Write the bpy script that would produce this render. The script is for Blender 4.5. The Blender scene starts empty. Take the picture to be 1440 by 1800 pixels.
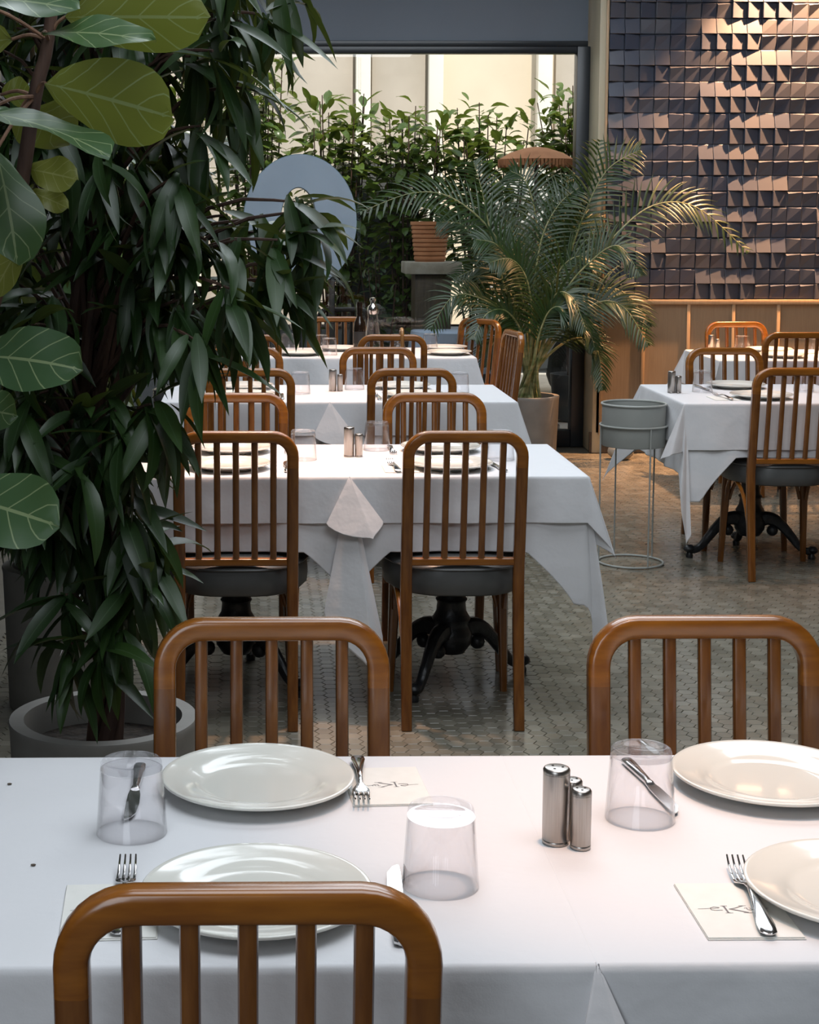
import bpy, bmesh, math, random
import numpy as np
from mathutils import Vector, Matrix

PI = math.pi
rnd = random.Random(11)
S = bpy.context.scene
COL = S.collection

# ------------------------------------------------------------------ camera
cd = bpy.data.cameras.new('camera')
cam = bpy.data.objects.new('camera', cd)
COL.objects.link(cam)
cam.location = (0, 0, 1.55)
cam.rotation_euler = (math.radians(90 - 5.8), 0, math.radians(-0.7))
cd.sensor_fit = 'AUTO'
cd.sensor_width = 36
cd.lens = 57.68
cd.shift_x = (720 - 479) / 1800
cd.shift_y = (670 - 900) / 1800
cd.clip_start = 0.05
S.camera = cam

# ------------------------------------------------------------------ world, sun, lamps, exposure
W = bpy.data.worlds.new('world')
S.world = W
W.use_nodes = True
wn = W.node_tree
bg = wn.nodes['Background']
bg.inputs[0].default_value = (0.80, 0.90, 1.0, 1)
bg.inputs[1].default_value = 1.0

def light(name, kind, loc, energy, color, rot=(0, 0, 0), **kw):
    d = bpy.data.lights.new(name, kind)
    d.energy = energy
    d.color = color
    for k, v in kw.items():
        setattr(d, k, v)
    o = bpy.data.objects.new(name, d)
    o.location = loc
    o.rotation_euler = rot
    COL.objects.link(o)
    return o

def aim(o, target):
    o.rotation_euler = (Vector(target) - o.location).to_track_quat('-Z', 'Y').to_euler()

sun = light('sun', 'SUN', (0, 0, 12), 3.7, (1.0, 0.93, 0.82), angle=0.02)
aim(sun, (-2.8, 8.4, 0))
# skylight panes of the glazed roof
COOL = (0.86, 0.93, 1.0)
for nm, lx, ly, sx, sy, e in [('skylight', 0.7, 1.7, 2.6, 2.0, 50), ('skylight', 0.8, 5.0, 3.0, 2.2, 72),
                              ('skylight', 1.0, 8.4, 3.2, 1.8, 72)]:
    light(nm, 'AREA', (lx, ly, 3.54), e, COOL, shape='RECTANGLE', size=sx, size_y=sy)
# added cool fill beside the camera for the front table, no real window there
o = light('side_fill', 'AREA', (-1.15, -0.2, 1.75), 34, (0.84, 0.92, 1.0), shape='RECTANGLE', size=2.2, size_y=1.9)
aim(o, (0.8, 1.9, 0.7))
# warm ceiling spots (their own warm-pink glow on cloths and tiles)
WARM = (1.0, 0.55, 0.32)
for (p, t, e, sz, bl) in [((0.52, 2.02, 3.3), (0.52, 2.12, 0.75), 120, 26, 1.0),
                          ((0.12, 5.3, 3.3), (0.12, 5.25, 0.75), 330, 34, 1.0),
                          ((0.3, 7.3, 3.3), (0.28, 7.3, 0.75), 190, 30, 1.0),
                          ((0.75, 9.6, 3.3), (0.75, 9.5, 0.75), 230, 40, 1.0),
                          ((3.25, 9.45, 3.3), (3.2, 9.5, 0.75), 260, 34, 1.0),
                          ((0.70, 3.3, 3.3), (0.75, 3.3, 0.0), 80, 40, 1.0),
                          ((2.6, 6.9, 3.3), (2.6, 6.9, 0.0), 90, 44, 1.0)]:
    o = light('ceiling_spot', 'SPOT', p, e, WARM, spot_size=math.radians(sz), spot_blend=bl, shadow_soft_size=0.06)
    aim(o, t)
for (p, t, e) in [((3.50, 10.33, 3.54), (3.40, 10.52, 1.2), 1050), ((4.7, 10.33, 3.54), (4.6, 10.52, 1.2), 800)]:
    o = light('wall_washer', 'SPOT', p, e, (1.0, 0.52, 0.25), spot_size=math.radians(84), spot_blend=0.7, shadow_soft_size=0.03)
    aim(o, t)

vs = S.view_settings
S.display_settings.display_device = 'sRGB'
vs.view_transform = 'Standard'
vs.look = 'None'
vs.gamma = 1.0
vs.use_curve_mapping = False
vs.exposure = 0.58
cy = S.cycles
cy.use_denoising = True
cy.max_bounces = 9
cy.diffuse_bounces = 4
cy.glossy_bounces = 4
cy.transmission_bounces = 8
cy.transparent_max_bounces = 14
cy.caustics_reflective = False
cy.caustics_refractive = False
cy.sample_clamp_indirect = 6

# ------------------------------------------------------------------ materials
MATS = {}

def mat(name, base=(0.5, 0.5, 0.5), rough=0.5, metal=0.0, coat=0.0, spec=0.5, sheen=0.0):
    m = bpy.data.materials.new(name)
    m.use_nodes = True
    b = m.node_tree.nodes['Principled BSDF']
    b.inputs['Base Color'].default_value = (*base, 1)
    b.inputs['Roughness'].default_value = rough
    b.inputs['Metallic'].default_value = metal
    b.inputs['Coat Weight'].default_value = coat
    b.inputs['Specular IOR Level'].default_value = spec
    b.inputs['Sheen Weight'].default_value = sheen
    MATS[name] = m
    return m

def N(m, t, **inp):
    n = m.node_tree.nodes.new(t)
    for k, v in inp.items():
        n.inputs[k].default_value = v
    return n

def L(m, a, b):
    m.node_tree.links.new(a, b)

def bsdf(m):
    return m.node_tree.nodes['Principled BSDF']

def ramp(m, fac, stops):
    r = N(m, 'ShaderNodeValToRGB')
    el = r.color_ramp.elements
    while len(el) < len(stops):
        el.new(0.5)
    for e, (p, c) in zip(el, stops):
        e.position = p
        e.color = (*c, 1)
    L(m, fac, r.inputs[0])
    return r.outputs[0]

def noise_col(m, scale, stops, coord='Object', sc3=(1, 1, 1), detail=3, bump=0.0, bdist=0.01, rough=None):
    tc = N(m, 'ShaderNodeTexCoord')
    mp = N(m, 'ShaderNodeMapping')
    mp.inputs['Scale'].default_value = sc3
    L(m, tc.outputs[coord], mp.inputs[0])
    n = N(m, 'ShaderNodeTexNoise', Scale=scale, Detail=detail)
    L(m, mp.outputs[0], n.inputs['Vector'])
    c = ramp(m, n.outputs[0], stops)
    L(m, c, bsdf(m).inputs['Base Color'])
    if bump:
        bp = N(m, 'ShaderNodeBump', Strength=bump, Distance=bdist)
        L(m, n.outputs[0], bp.inputs['Height'])
        L(m, bp.outputs[0], bsdf(m).inputs['Normal'])
    if rough:
        mr = N(m, 'ShaderNodeMapRange')
        mr.inputs[3].default_value, mr.inputs[4].default_value = rough
        L(m, n.outputs[0], mr.inputs[0])
        L(m, mr.outputs[0], bsdf(m).inputs['Roughness'])
    return n

def wood(name, c1, c2, rough=0.26, coat=0.55, sc=(14, 14, 1.6)):
    m = mat(name, rough=rough, coat=coat)
    bsdf(m).inputs['Coat Roughness'].default_value = 0.14
    n = noise_col(m, 5.0, [(0.25, c1), (0.5, tuple((a + b) / 2 for a, b in zip(c1, c2))), (0.75, c2)], sc3=sc, detail=6, bump=0.08, bdist=0.002)
    return m

wood('hoop_wood', (0.175, 0.052, 0.006), (0.300, 0.105, 0.012), sc=(2.2, 14, 14))
wood('leg_wood', (0.105, 0.032, 0.006), (0.215, 0.078, 0.014))
wood('cane_wood', (0.30, 0.13, 0.035), (0.40, 0.19, 0.06))
wood('oak', (0.225, 0.168, 0.108), (0.275, 0.208, 0.138), rough=0.5, coat=0.1, sc=(18, 18, 1.2))
wood('oak_batten', (0.37, 0.25, 0.14), (0.44, 0.30, 0.175), rough=0.5, coat=0.1, sc=(18, 18, 1.2))
mat('vinyl', (0.075, 0.076, 0.075), 0.38)
noise_col(MATS['vinyl'], 9, [(0.3, (0.062, 0.063, 0.062)), (0.7, (0.088, 0.089, 0.088))], bump=0.15, bdist=0.003)
mat('piping', (0.05, 0.05, 0.05), 0.35)
mat('cast_iron', (0.012, 0.013, 0.015), 0.38)
noise_col(MATS['cast_iron'], 60, [(0.3, (0.010, 0.011, 0.013)), (0.7, (0.022, 0.023, 0.026))], bump=0.5, bdist=0.004)
mat('table_top', (0.2, 0.12, 0.06), 0.5)
m = mat('cloth', (0.63, 0.63, 0.643), 0.85, sheen=0.1, spec=0.2)
tc = N(m, 'ShaderNodeTexCoord')
n1 = N(m, 'ShaderNodeTexNoise', Scale=7.0, Detail=4)
n2 = N(m, 'ShaderNodeTexNoise', Scale=420.0, Detail=1)
L(m, tc.outputs['Object'], n1.inputs['Vector'])
L(m, tc.outputs['Object'], n2.inputs['Vector'])
b1 = N(m, 'ShaderNodeBump', Strength=0.22, Distance=0.03)
b2 = N(m, 'ShaderNodeBump', Strength=0.10, Distance=0.001)
L(m, n1.outputs[0], b1.inputs['Height'])
L(m, n2.outputs[0], b2.inputs['Height'])
L(m, b1.outputs[0], b2.inputs['Normal'])
L(m, b2.outputs[0], bsdf(m).inputs['Normal'])
mat('plate', (0.80, 0.79, 0.73), 0.12, coat=0.3)
noise_col(MATS['plate'], 3, [(0.3, (0.64, 0.63, 0.575)), (0.7, (0.67, 0.66, 0.605))])
mat('steel', (0.62, 0.61, 0.60), 0.12, 1.0)
noise_col(MATS['steel'], 30, [(0.3, (0.58, 0.57, 0.56)), (0.7, (0.66, 0.65, 0.64))])
mat('brushed_steel', (0.55, 0.52, 0.49), 0.3, 1.0)
noise_col(MATS['brushed_steel'], 20, [(0.3, (0.36, 0.335, 0.31)), (0.7, (0.44, 0.41, 0.385))], sc3=(40, 40, 1), rough=(0.24, 0.36))
mat('hole', (0.01, 0.01, 0.01), 0.8)
mat('napkin', (0.82, 0.81, 0.77), 0.9)
noise_col(MATS['napkin'], 40, [(0.3, (0.66, 0.65, 0.61)), (0.7, (0.70, 0.69, 0.65))], bump=0.1, bdist=0.002)
mat('ink', (0.16, 0.15, 0.15), 0.8)
mat('soil', (0.02, 0.014, 0.009), 0.95)
noise_col(MATS['soil'], 40, [(0.3, (0.010, 0.007, 0.005)), (0.7, (0.035, 0.024, 0.016))], bump=0.8, bdist=0.02)
mat('pot', (0.20, 0.19, 0.175), 0.62)
noise_col(MATS['pot'], 9, [(0.3, (0.175, 0.165, 0.150)), (0.7, (0.225, 0.215, 0.195))], bump=0.05)
mat('stand_metal', (0.30, 0.31, 0.29), 0.5)
noise_col(MATS['stand_metal'], 9, [(0.3, (0.285, 0.295, 0.275)), (0.7, (0.315, 0.325, 0.305))])
mat('header_paint', (0.085, 0.108, 0.140), 0.6)
noise_col(MATS['header_paint'], 2, [(0.3, (0.092, 0.111, 0.138)), (0.7, (0.100, 0.121, 0.150))])
mat('frame_dark', (0.012, 0.015, 0.019), 0.35)
mat('wall_dark', (0.035, 0.038, 0.042), 0.6)
noise_col(MATS['wall_dark'], 4, [(0.3, (0.030, 0.033, 0.037)), (0.7, (0.040, 0.043, 0.047))])
mat('ceiling_paint', (0.55, 0.55, 0.53), 0.8)
noise_col(MATS['ceiling_paint'], 3, [(0.3, (0.30, 0.30, 0.30)), (0.7, (0.33, 0.33, 0.33))])
mat('post_paint', (0.42, 0.37, 0.26), 0.5)
mat('facade', (0.66, 0.57, 0.45), 0.9)
noise_col(MATS['facade'], 1.3, [(0.3, (0.62, 0.52, 0.40)), (0.7, (0.70, 0.60, 0.47))], detail=6, bump=0.1)
mat('facade_panel', (0.52, 0.46, 0.38), 0.9)
noise_col(MATS['facade_panel'], 2.2, [(0.3, (0.38, 0.33, 0.275)), (0.7, (0.47, 0.41, 0.35))], detail=6)
mat('pilaster', (0.80, 0.75, 0.66), 0.9)
noise_col(MATS['pilaster'], 2, [(0.3, (0.77, 0.72, 0.63)), (0.7, (0.82, 0.77, 0.69))])
mat('paving', (0.40, 0.38, 0.35), 0.85)
noise_col(MATS['paving'], 5, [(0.3, (0.33, 0.31, 0.285)), (0.7, (0.44, 0.42, 0.39))], detail=6)
mat('terracotta', (0.42, 0.17, 0.075), 0.8)
noise_col(MATS['terracotta'], 12, [(0.3, (0.37, 0.15, 0.065)), (0.7, (0.47, 0.20, 0.09))])
mat('stone', (0.36, 0.33, 0.28), 0.8)
noise_col(MATS['stone'], 14, [(0.3, (0.27, 0.24, 0.19)), (0.7, (0.42, 0.38, 0.32))], detail=6, bump=0.4)
mat('dark_wood', (0.06, 0.04, 0.025), 0.6)
noise_col(MATS['dark_wood'], 6, [(0.3, (0.045, 0.03, 0.018)), (0.7, (0.08, 0.055, 0.035))], sc3=(12, 12, 1))
mat('planter_grey', (0.06, 0.062, 0.066), 0.6)
noise_col(MATS['planter_grey'], 8, [(0.3, (0.052, 0.054, 0.058)), (0.7, (0.068, 0.07, 0.074))])
mat('black_metal', (0.012, 0.012, 0.013), 0.4)
mat('sign_blue', (0.30, 0.40, 0.56), 0.55)
noise_col(MATS['sign_blue'], 5, [(0.3, (0.46, 0.55, 0.70)), (0.7, (0.50, 0.59, 0.74))])
mat('sign_edge', (0.18, 0.26, 0.30), 0.4)
mat('van_white', (0.80, 0.80, 0.80), 0.25, coat=0.6)
mat('van_glass', (0.02, 0.025, 0.03), 0.08)
mat('tyre', (0.015, 0.015, 0.015), 0.8)
mat('hub', (0.45, 0.45, 0.46), 0.35, 0.8)
mat('oil_bottle', (0.010, 0.006, 0.004), 0.08)
mat('bottle_label', (0.018, 0.016, 0.015), 0.5)
mat('bark', (0.055, 0.026, 0.017), 0.8)
noise_col(MATS['bark'], 9, [(0.3, (0.030, 0.014, 0.010)), (0.7, (0.075, 0.037, 0.022))], sc3=(4, 4, 1), detail=6, bump=0.5)
mat('pale_bark', (0.19, 0.10, 0.055), 0.8)
noise_col(MATS['pale_bark'], 9, [(0.3, (0.12, 0.06, 0.035)), (0.7, (0.23, 0.13, 0.08))], sc3=(4, 4, 1), detail=6, bump=0.4)
mat('cane_stem', (0.20, 0.21, 0.07), 0.5)
noise_col(MATS['cane_stem'], 6, [(0.3, (0.09, 0.13, 0.035)), (0.7, (0.32, 0.30, 0.15))], sc3=(2, 2, 6))

# thin clear glass: fresnel mix of mirror and straight-through
def thin_glass(name, tint=(1, 1, 1), ior=1.45, boost=1.0):
    m = bpy.data.materials.new(name)
    m.use_nodes = True
    nt = m.node_tree
    nt.nodes.clear()
    out = nt.nodes.new('ShaderNodeOutputMaterial')
    mix = nt.nodes.new('ShaderNodeMixShader')
    tr = nt.nodes.new('ShaderNodeBsdfTransparent')
    gl = nt.nodes.new('ShaderNodeBsdfGlossy')
    lw = nt.nodes.new('ShaderNodeLayerWeight')      # facing is the same from both sides of the thin sheet
    lw.inputs[0].default_value = 0.5
    pw = nt.nodes.new('ShaderNodeMath')
    pw.operation = 'POWER'
    pw.inputs[1].default_value = 3.0
    mu = nt.nodes.new('ShaderNodeMath')
    mu.operation = 'MULTIPLY_ADD'
    mu.inputs[1].default_value = 0.8 * boost
    mu.inputs[2].default_value = 0.04 * boost
    tr.inputs[0].default_value = (*tint, 1)
    gl.inputs['Roughness'].default_value = 0.0
    nt.links.new(lw.outputs['Facing'], pw.inputs[0])
    nt.links.new(pw.outputs[0], mu.inputs[0])
    nt.links.new(mu.outputs[0], mix.inputs[0])
    nt.links.new(tr.outputs[0], mix.inputs[1])
    nt.links.new(gl.outputs[0], mix.inputs[2])
    nt.links.new(mix.outputs[0], out.inputs[0])
    MATS[name] = m
thin_glass('thin_glass', (0.99, 0.985, 0.99), 1.5)
thin_glass('window_glass', (0.95, 0.96, 0.95), 1.5, 1.0)
m = mat('thick_glass', (1, 1, 1), 0.0)
bsdf(m).inputs['Transmission Weight'].default_value = 1.0
bsdf(m).inputs['IOR'].default_value = 1.45

_o = m.node_tree.nodes['Material Output']
_t = N(m, 'ShaderNodeBsdfTransparent')
_t.inputs[0].default_value = (0.96, 0.96, 0.97, 1)
_x = N(m, 'ShaderNodeMixShader', Fac=0.82)
L(m, bsdf(m).outputs[0], _x.inputs[1])
L(m, _t.outputs[0], _x.inputs[2])
L(m, _x.outputs[0], _o.inputs[0])

# floor hexagons: own shade per tile
def hex_mat():
    m = mat('floor_hex', rough=0.25)
    g = N(m, 'ShaderNodeNewGeometry')
    oi = N(m, 'ShaderNodeObjectInfo')
    add = N(m, 'ShaderNodeMath')
    add.operation = 'ADD'
    L(m, g.outputs['Random Per Island'], add.inputs[0])
    L(m, oi.outputs['Random'], add.inputs[1])
    fr = N(m, 'ShaderNodeMath')
    fr.operation = 'FRACT'
    L(m, add.outputs[0], fr.inputs[0])
    c = ramp(m, fr.outputs[0], [(0.0, (0.142, 0.129, 0.100)), (0.45, (0.172, 0.158, 0.124)), (0.8, (0.212, 0.196, 0.157)), (1.0, (0.160, 0.141, 0.107))])
    tc = N(m, 'ShaderNodeTexCoord')
    n = N(m, 'ShaderNodeTexNoise', Scale=9.0, Detail=5)
    L(m, g.outputs['Position'], n.inputs['Vector'])
    mx = N(m, 'ShaderNodeMixRGB', Fac=0.35)
    mx.blend_type = 'OVERLAY'
    L(m, c, mx.inputs[1])
    L(m, n.outputs[0], mx.inputs[2])
    L(m, mx.outputs[0], bsdf(m).inputs['Base Color'])
    mr = N(m, 'ShaderNodeMapRange')
    mr.inputs[3].default_value, mr.inputs[4].default_value = 0.10, 0.30
    L(m, n.outputs[0], mr.inputs[0])
    L(m, mr.outputs[0], bsdf(m).inputs['Roughness'])
hex_mat()
mat('grout', (0.062, 0.054, 0.042), 0.6)
noise_col(MATS['grout'], 14, [(0.3, (0.080, 0.071, 0.055)), (0.7, (0.100, 0.090, 0.070))], detail=5)
mat('wall_tile', rough=0.3)
m = MATS['wall_tile']
oi = N(m, 'ShaderNodeObjectInfo')
c = ramp(m, oi.outputs['Random'], [(0.0, (0.052, 0.062, 0.092)), (0.5, (0.072, 0.080, 0.106)), (1.0, (0.092, 0.095, 0.112))])
L(m, c, bsdf(m).inputs['Base Color'])
mat('tile_bed', (0.03, 0.033, 0.04), 0.8)

def leaf_mat(name, dark, light_, vein, rough=0.3, trans=0.25, side=True, nside=6.0, slope=2.4, back=None):
    m = mat(name, rough=rough)
    nt = m.node_tree
    uv = N(m, 'ShaderNodeUVMap')
    sp = N(m, 'ShaderNodeSeparateXYZ')
    L(m, uv.outputs[0], sp.inputs[0])
    def math_(op, a, b=None):
        k = N(m, 'ShaderNodeMath')
        k.operation = op
        for i, v in enumerate((a, b)):
            if v is None:
                continue
            if isinstance(v, (int, float)):
                k.inputs[i].default_value = v
            else:
                L(m, v, k.inputs[i])
        return k.outputs[0]
    du = math_('ABSOLUTE', math_('SUBTRACT', sp.outputs[0], 0.5))
    mid = math_('LESS_THAN', du, 0.022)
    if side:
        f = math_('FRACT', math_('SUBTRACT', math_('MULTIPLY', sp.outputs[1], nside), math_('MULTIPLY', du, slope)))
        sv = math_('LESS_THAN', math_('ABSOLUTE', math_('SUBTRACT', f, 0.5)), 0.035)
        mid = math_('MAXIMUM', mid, sv)
    g = N(m, 'ShaderNodeNewGeometry')
    oi = N(m, 'ShaderNodeObjectInfo')
    fr = math_('FRACT', math_('ADD', g.outputs['Random Per Island'], oi.outputs['Random']))
    n = N(m, 'ShaderNodeTexNoise', Scale=5.0, Detail=3)
    tc = N(m, 'ShaderNodeTexCoord')
    L(m, tc.outputs['Object'], n.inputs['Vector'])
    fac = math_('ADD', math_('MULTIPLY', fr, 0.7), math_('MULTIPLY', n.outputs[0], 0.3))
    c = ramp(m, fac, [(0.0, dark), (0.6, tuple((a + b) / 2 for a, b in zip(dark, light_))), (1.0, light_)])
    if back:
        mb = N(m, 'ShaderNodeMixRGB')
        mb.inputs[2].default_value = (*back, 1)
        L(m, g.outputs['Backfacing'], mb.inputs[0])
        L(m, c, mb.inputs[1])
        c = mb.outputs[0]
    mx = N(m, 'ShaderNodeMixRGB')
    mx.inputs[2].default_value = (*vein, 1)
    L(m, math_('MULTIPLY', mid, 0.75), mx.inputs[0])
    L(m, c, mx.inputs[1])
    L(m, mx.outputs[0], bsdf(m).inputs['Base Color'])
    out = nt.nodes['Material Output']
    tl = N(m, 'ShaderNodeBsdfTranslucent')
    hs = N(m, 'ShaderNodeMixRGB', Fac=0.5)
    hs.blend_type = 'MIX'
    hs.inputs[2].default_value = (0.30, 0.36, 0.04, 1)
    L(m, mx.outputs[0], hs.inputs[1])
    L(m, hs.outputs[0], tl.inputs[0])
    ms = N(m, 'ShaderNodeMixShader', Fac=trans)
    L(m, bsdf(m).outputs[0], ms.inputs[1])
    L(m, tl.outputs[0], ms.inputs[2])
    L(m, ms.outputs[0], out.inputs[0])
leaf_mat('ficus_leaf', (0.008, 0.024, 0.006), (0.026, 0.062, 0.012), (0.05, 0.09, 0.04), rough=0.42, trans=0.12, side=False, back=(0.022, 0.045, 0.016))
leaf_mat('fig_leaf', (0.030, 0.075, 0.034), (0.050, 0.105, 0.036), (0.24, 0.30, 0.15), rough=0.36, trans=0.25, nside=5.0, slope=2.8, back=(0.135, 0.155, 0.030))
leaf_mat('fig_leaf_yellow', (0.13, 0.15, 0.025), (0.20, 0.21, 0.04), (0.30, 0.31, 0.12), rough=0.4, trans=0.3, nside=5.0, slope=2.8)
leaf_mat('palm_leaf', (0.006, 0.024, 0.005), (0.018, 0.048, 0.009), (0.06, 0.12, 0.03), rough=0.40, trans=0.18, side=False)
leaf_mat('hedge_leaf', (0.040, 0.085, 0.018), (0.120, 0.180, 0.034), (0.13, 0.17, 0.06), rough=0.30, trans=0.30, side=False)

# ------------------------------------------------------------------ mesh helpers
def finish(bm, name, material, parent=None, smooth=True, angle=38, recalc=True):
    if recalc:
        bmesh.ops.recalc_face_normals(bm, faces=bm.faces)
    if smooth:
        lim = math.radians(angle)
        for f in bm.faces:
            f.smooth = True
        for e in bm.edges:
            if len(e.link_faces) == 2 and e.calc_face_angle(0) > lim:
                e.smooth = False
    me = bpy.data.meshes.new(name)
    bm.to_mesh(me)
    bm.free()
    me.materials.append(MATS[material])
    o = bpy.data.objects.new(name, me)
    COL.objects.link(o)
    if parent:
        o.parent = parent
    return o

def raw(name, verts, faces, material, parent=None, smooth=True, uvs=None):
    me = bpy.data.meshes.new(name)
    me.from_pydata([tuple(v) for v in verts], [], faces)
    if smooth:
        me.polygons.foreach_set('use_smooth', [True] * len(me.polygons))
    if uvs is not None:
        lay = me.uv_layers.new(name='UVMap')
        idx = np.empty(len(me.loops), dtype=np.int32)
        me.loops.foreach_get('vertex_index', idx)
        lay.data.foreach_set('uv', np.asarray(uvs, dtype=np.float32)[idx].ravel())
    me.materials.append(MATS[material])
    me.update()
    o = bpy.data.objects.new(name, me)
    COL.objects.link(o)
    if parent:
        o.parent = parent
    return o

def thing(name, label, cat, loc=(0, 0, 0), rz=0.0, group=None):
    o = bpy.data.objects.new(name, None)
    o.empty_display_size = 0.05
    COL.objects.link(o)
    o.location = loc
    o.rotation_euler = (0, 0, rz)
    return tag(o, label, cat, group)

def tag(o, label, cat, group=None):
    o['label'] = label
    o['category'] = cat
    if group:
        o['group'] = group
    return o

def struct(o):
    o['kind'] = 'structure'
    return o

def dup(root, loc, rz, label, group=None):
    r = root.copy()
    COL.objects.link(r)
    r.location = loc
    r.rotation_euler = (0, 0, rz)
    r['label'] = label
    if group:
        r['group'] = group
    for ch in KIDS[root.name]:
        c = ch.copy()
        COL.objects.link(c)
        c.parent = r
        for g in KIDS.get(ch.name, []):
            d = g.copy()
            COL.objects.link(d)
            d.parent = c
    return r

KIDS = {}
def index_kids(root):
    KIDS[root.name] = list(root.children)
    for c in root.children:
        KIDS[c.name] = list(c.children)

def box(bm, lo, hi, bevel=0.0, seg=2):
    lo, hi = Vector(lo), Vector(hi)
    r = bmesh.ops.create_cube(bm, size=1.0)
    for v in r['verts']:
        v.co = Vector(((v.co.x + 0.5) * (hi.x - lo.x) + lo.x, (v.co.y + 0.5) * (hi.y - lo.y) + lo.y, (v.co.z + 0.5) * (hi.z - lo.z) + lo.z))
    if bevel:
        es = list({e for v in r['verts'] for e in v.link_edges})
        bmesh.ops.bevel(bm, geom=es, offset=bevel, segments=seg, affect='EDGES', profile=0.5)

def box_obj(name, lo, hi, material, parent=None, bevel=0.0):
    bm = bmesh.new()
    box(bm, lo, hi, bevel)
    return finish(bm, name, material, parent)

def lathe(bm, prof, seg=32, c=(0, 0, 0), closed=False):
    c = Vector(c)
    rings = []
    for r, z in prof:
        if r < 1e-6:
            rings.append([bm.verts.new(c + Vector((0, 0, z)))])
        else:
            rings.append([bm.verts.new(c + Vector((r * math.cos(2 * PI * i / seg), r * math.sin(2 * PI * i / seg), z))) for i in range(seg)])
    pairs = list(zip(rings[:-1], rings[1:]))
    if closed:
        pairs.append((rings[-1], rings[0]))
    for a, b in pairs:
        for i in range(seg):
            j = (i + 1) % seg
            if len(a) == 1 and len(b) == 1:
                continue
            if len(a) == 1:
                bm.faces.new((a[0], b[i], b[j]))
            elif len(b) == 1:
                bm.faces.new((a[i], b[0], a[j]))
            else:
                bm.faces.new((a[i], b[i], b[j], a[j]))

def section(a, b, n=10, p=2.6):
    out = []
    for i in range(n):
        t = 2 * PI * i / n + PI / n
        ct, st = math.cos(t), math.sin(t)
        out.append((a * math.copysign(abs(ct) ** (2 / p), ct), b * math.copysign(abs(st) ** (2 / p), st)))
    return out

def sweep(bm, path, sec, ref=(0, 1, 0), caps=True):
    """sec: function of index -> list of (a, b); b runs along ref, a across."""
    path = [Vector(p) for p in path]
    ref = Vector(ref)
    rings = []
    for i, p in enumerate(path):
        t = (path[min(i + 1, len(path) - 1)] - path[max(i - 1, 0)]).normalized()
        b = (ref - t * ref.dot(t))
        if b.length < 1e-5:
            b = Vector((1, 0, 0)) - t * t.x
        b.normalize()
        a = t.cross(b)
        s = sec(i) if callable(sec) else sec
        rings.append([bm.verts.new(p + a * u + b * v) for u, v in s])
    n = len(rings[0])
    for r, q in zip(rings[:-1], rings[1:]):
        for i in range(n):
            j = (i + 1) % n
            bm.faces.new((r[i], r[j], q[j], q[i]))
    if caps:
        bm.faces.new(rings[0][::-1])
        bm.faces.new(rings[-1])

def spline(pts, n=6):
    pts = [Vector(p) for p in pts]
    out = []
    for i in range(len(pts) - 1):
        p0, p1, p2, p3 = pts[max(i - 1, 0)], pts[i], pts[i + 1], pts[min(i + 2, len(pts) - 1)]
        for k in range(n):
            t = k / n
            out.append(0.5 * ((2 * p1) + (p2 - p0) * t + (2 * p0 - 5 * p1 + 4 * p2 - p3) * t * t + (3 * p1 - p0 - 3 * p2 + p3) * t ** 3))
    out.append(pts[-1])
    return out

def tube(bm, pts, r0, r1=None, n=8, ref=(0, 0, 1), sm=5):
    path = spline(pts, sm) if sm else pts
    r1 = r0 if r1 is None else r1
    m_ = len(path) - 1
    sweep(bm, path, lambda i: section(r0 + (r1 - r0) * i / m_, r0 + (r1 - r0) * i / m_, n, 2.0), ref)

# ================================================================== ROOM SHELL
WY = 10.6       # tiled / panelled wall
GY = 10.92      # window plane
# floor bed + hexagon tiles
fl = box_obj('floor', (-1.40, -2.6, -0.12), (6.0, 11.05, -0.004), 'grout')
struct(fl)
SH = 0.0285                      # hexagon side
def hex_geo(cx, cy, top=0.0):
    vs, fs = [], []
    for k, (r, z) in enumerate(((SH * 0.965, -0.006), (SH * 0.965, top - 0.0012), (SH * 0.93, top))):
        for i in range(6):
            a = i * PI / 3
            vs.append((cx + r * math.cos(a), cy + r * math.sin(a), z))
    for k in range(2):
        for i in range(6):
            j = (i + 1) % 6
            fs.append((k * 6 + i, k * 6 + j, k * 6 + 6 + j, k * 6 + 6 + i))
    fs.append(tuple(range(12, 18)))
    return vs, fs
hv, hf = hex_geo(0, 0)
hx_me = None
cells = []
dxh, dyh = 1.5 * SH, math.sqrt(3) * SH
for i in range(int(-0.9 / dxh), int(4.6 / dxh)):
    x = i * dxh
    for j in range(int(2.5 / dyh), int(10.6 / dyh)):
        y = j * dyh + (dyh / 2 if i % 2 else 0)
        # inside the camera's cone of floor
        if x > y * 0.345 + 0.9 or x < -y * 0.175 - 0.35:
            continue
        cells.append((x, y))
def openness(c):
    x, y = c
    # clear floor seen in the aisle right of the second table and below its chairs
    return abs(x - 1.02) * 0.9 + abs(y - 4.75)
cells.sort(key=openness)
first = raw('hex_tile', hv, hf, 'floor_hex', fl, smooth=False)
first.location = (cells[0][0], cells[0][1], 0)
for (x, y) in cells[1:298]:
    o = first.copy()
    COL.objects.link(o)
    o.parent = fl
    o.location = (x, y, rnd.uniform(-0.0006, 0.0006))
V, Fc = [], []
for (x, y) in cells[298:]:
    a, b = hex_geo(x, y, rnd.uniform(-0.0006, 0.0006))
    k = len(V)
    V += a
    Fc += [tuple(q + k for q in f) for f in b]
o = raw('hex_tiles', V, Fc, 'floor_hex', fl, smooth=False)
o['kind'] = 'stuff'

struct(box_obj('ceiling', (-1.4, -2.6, 3.6), (6.0, 10.96, 3.7), 'ceiling_paint'))
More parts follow.
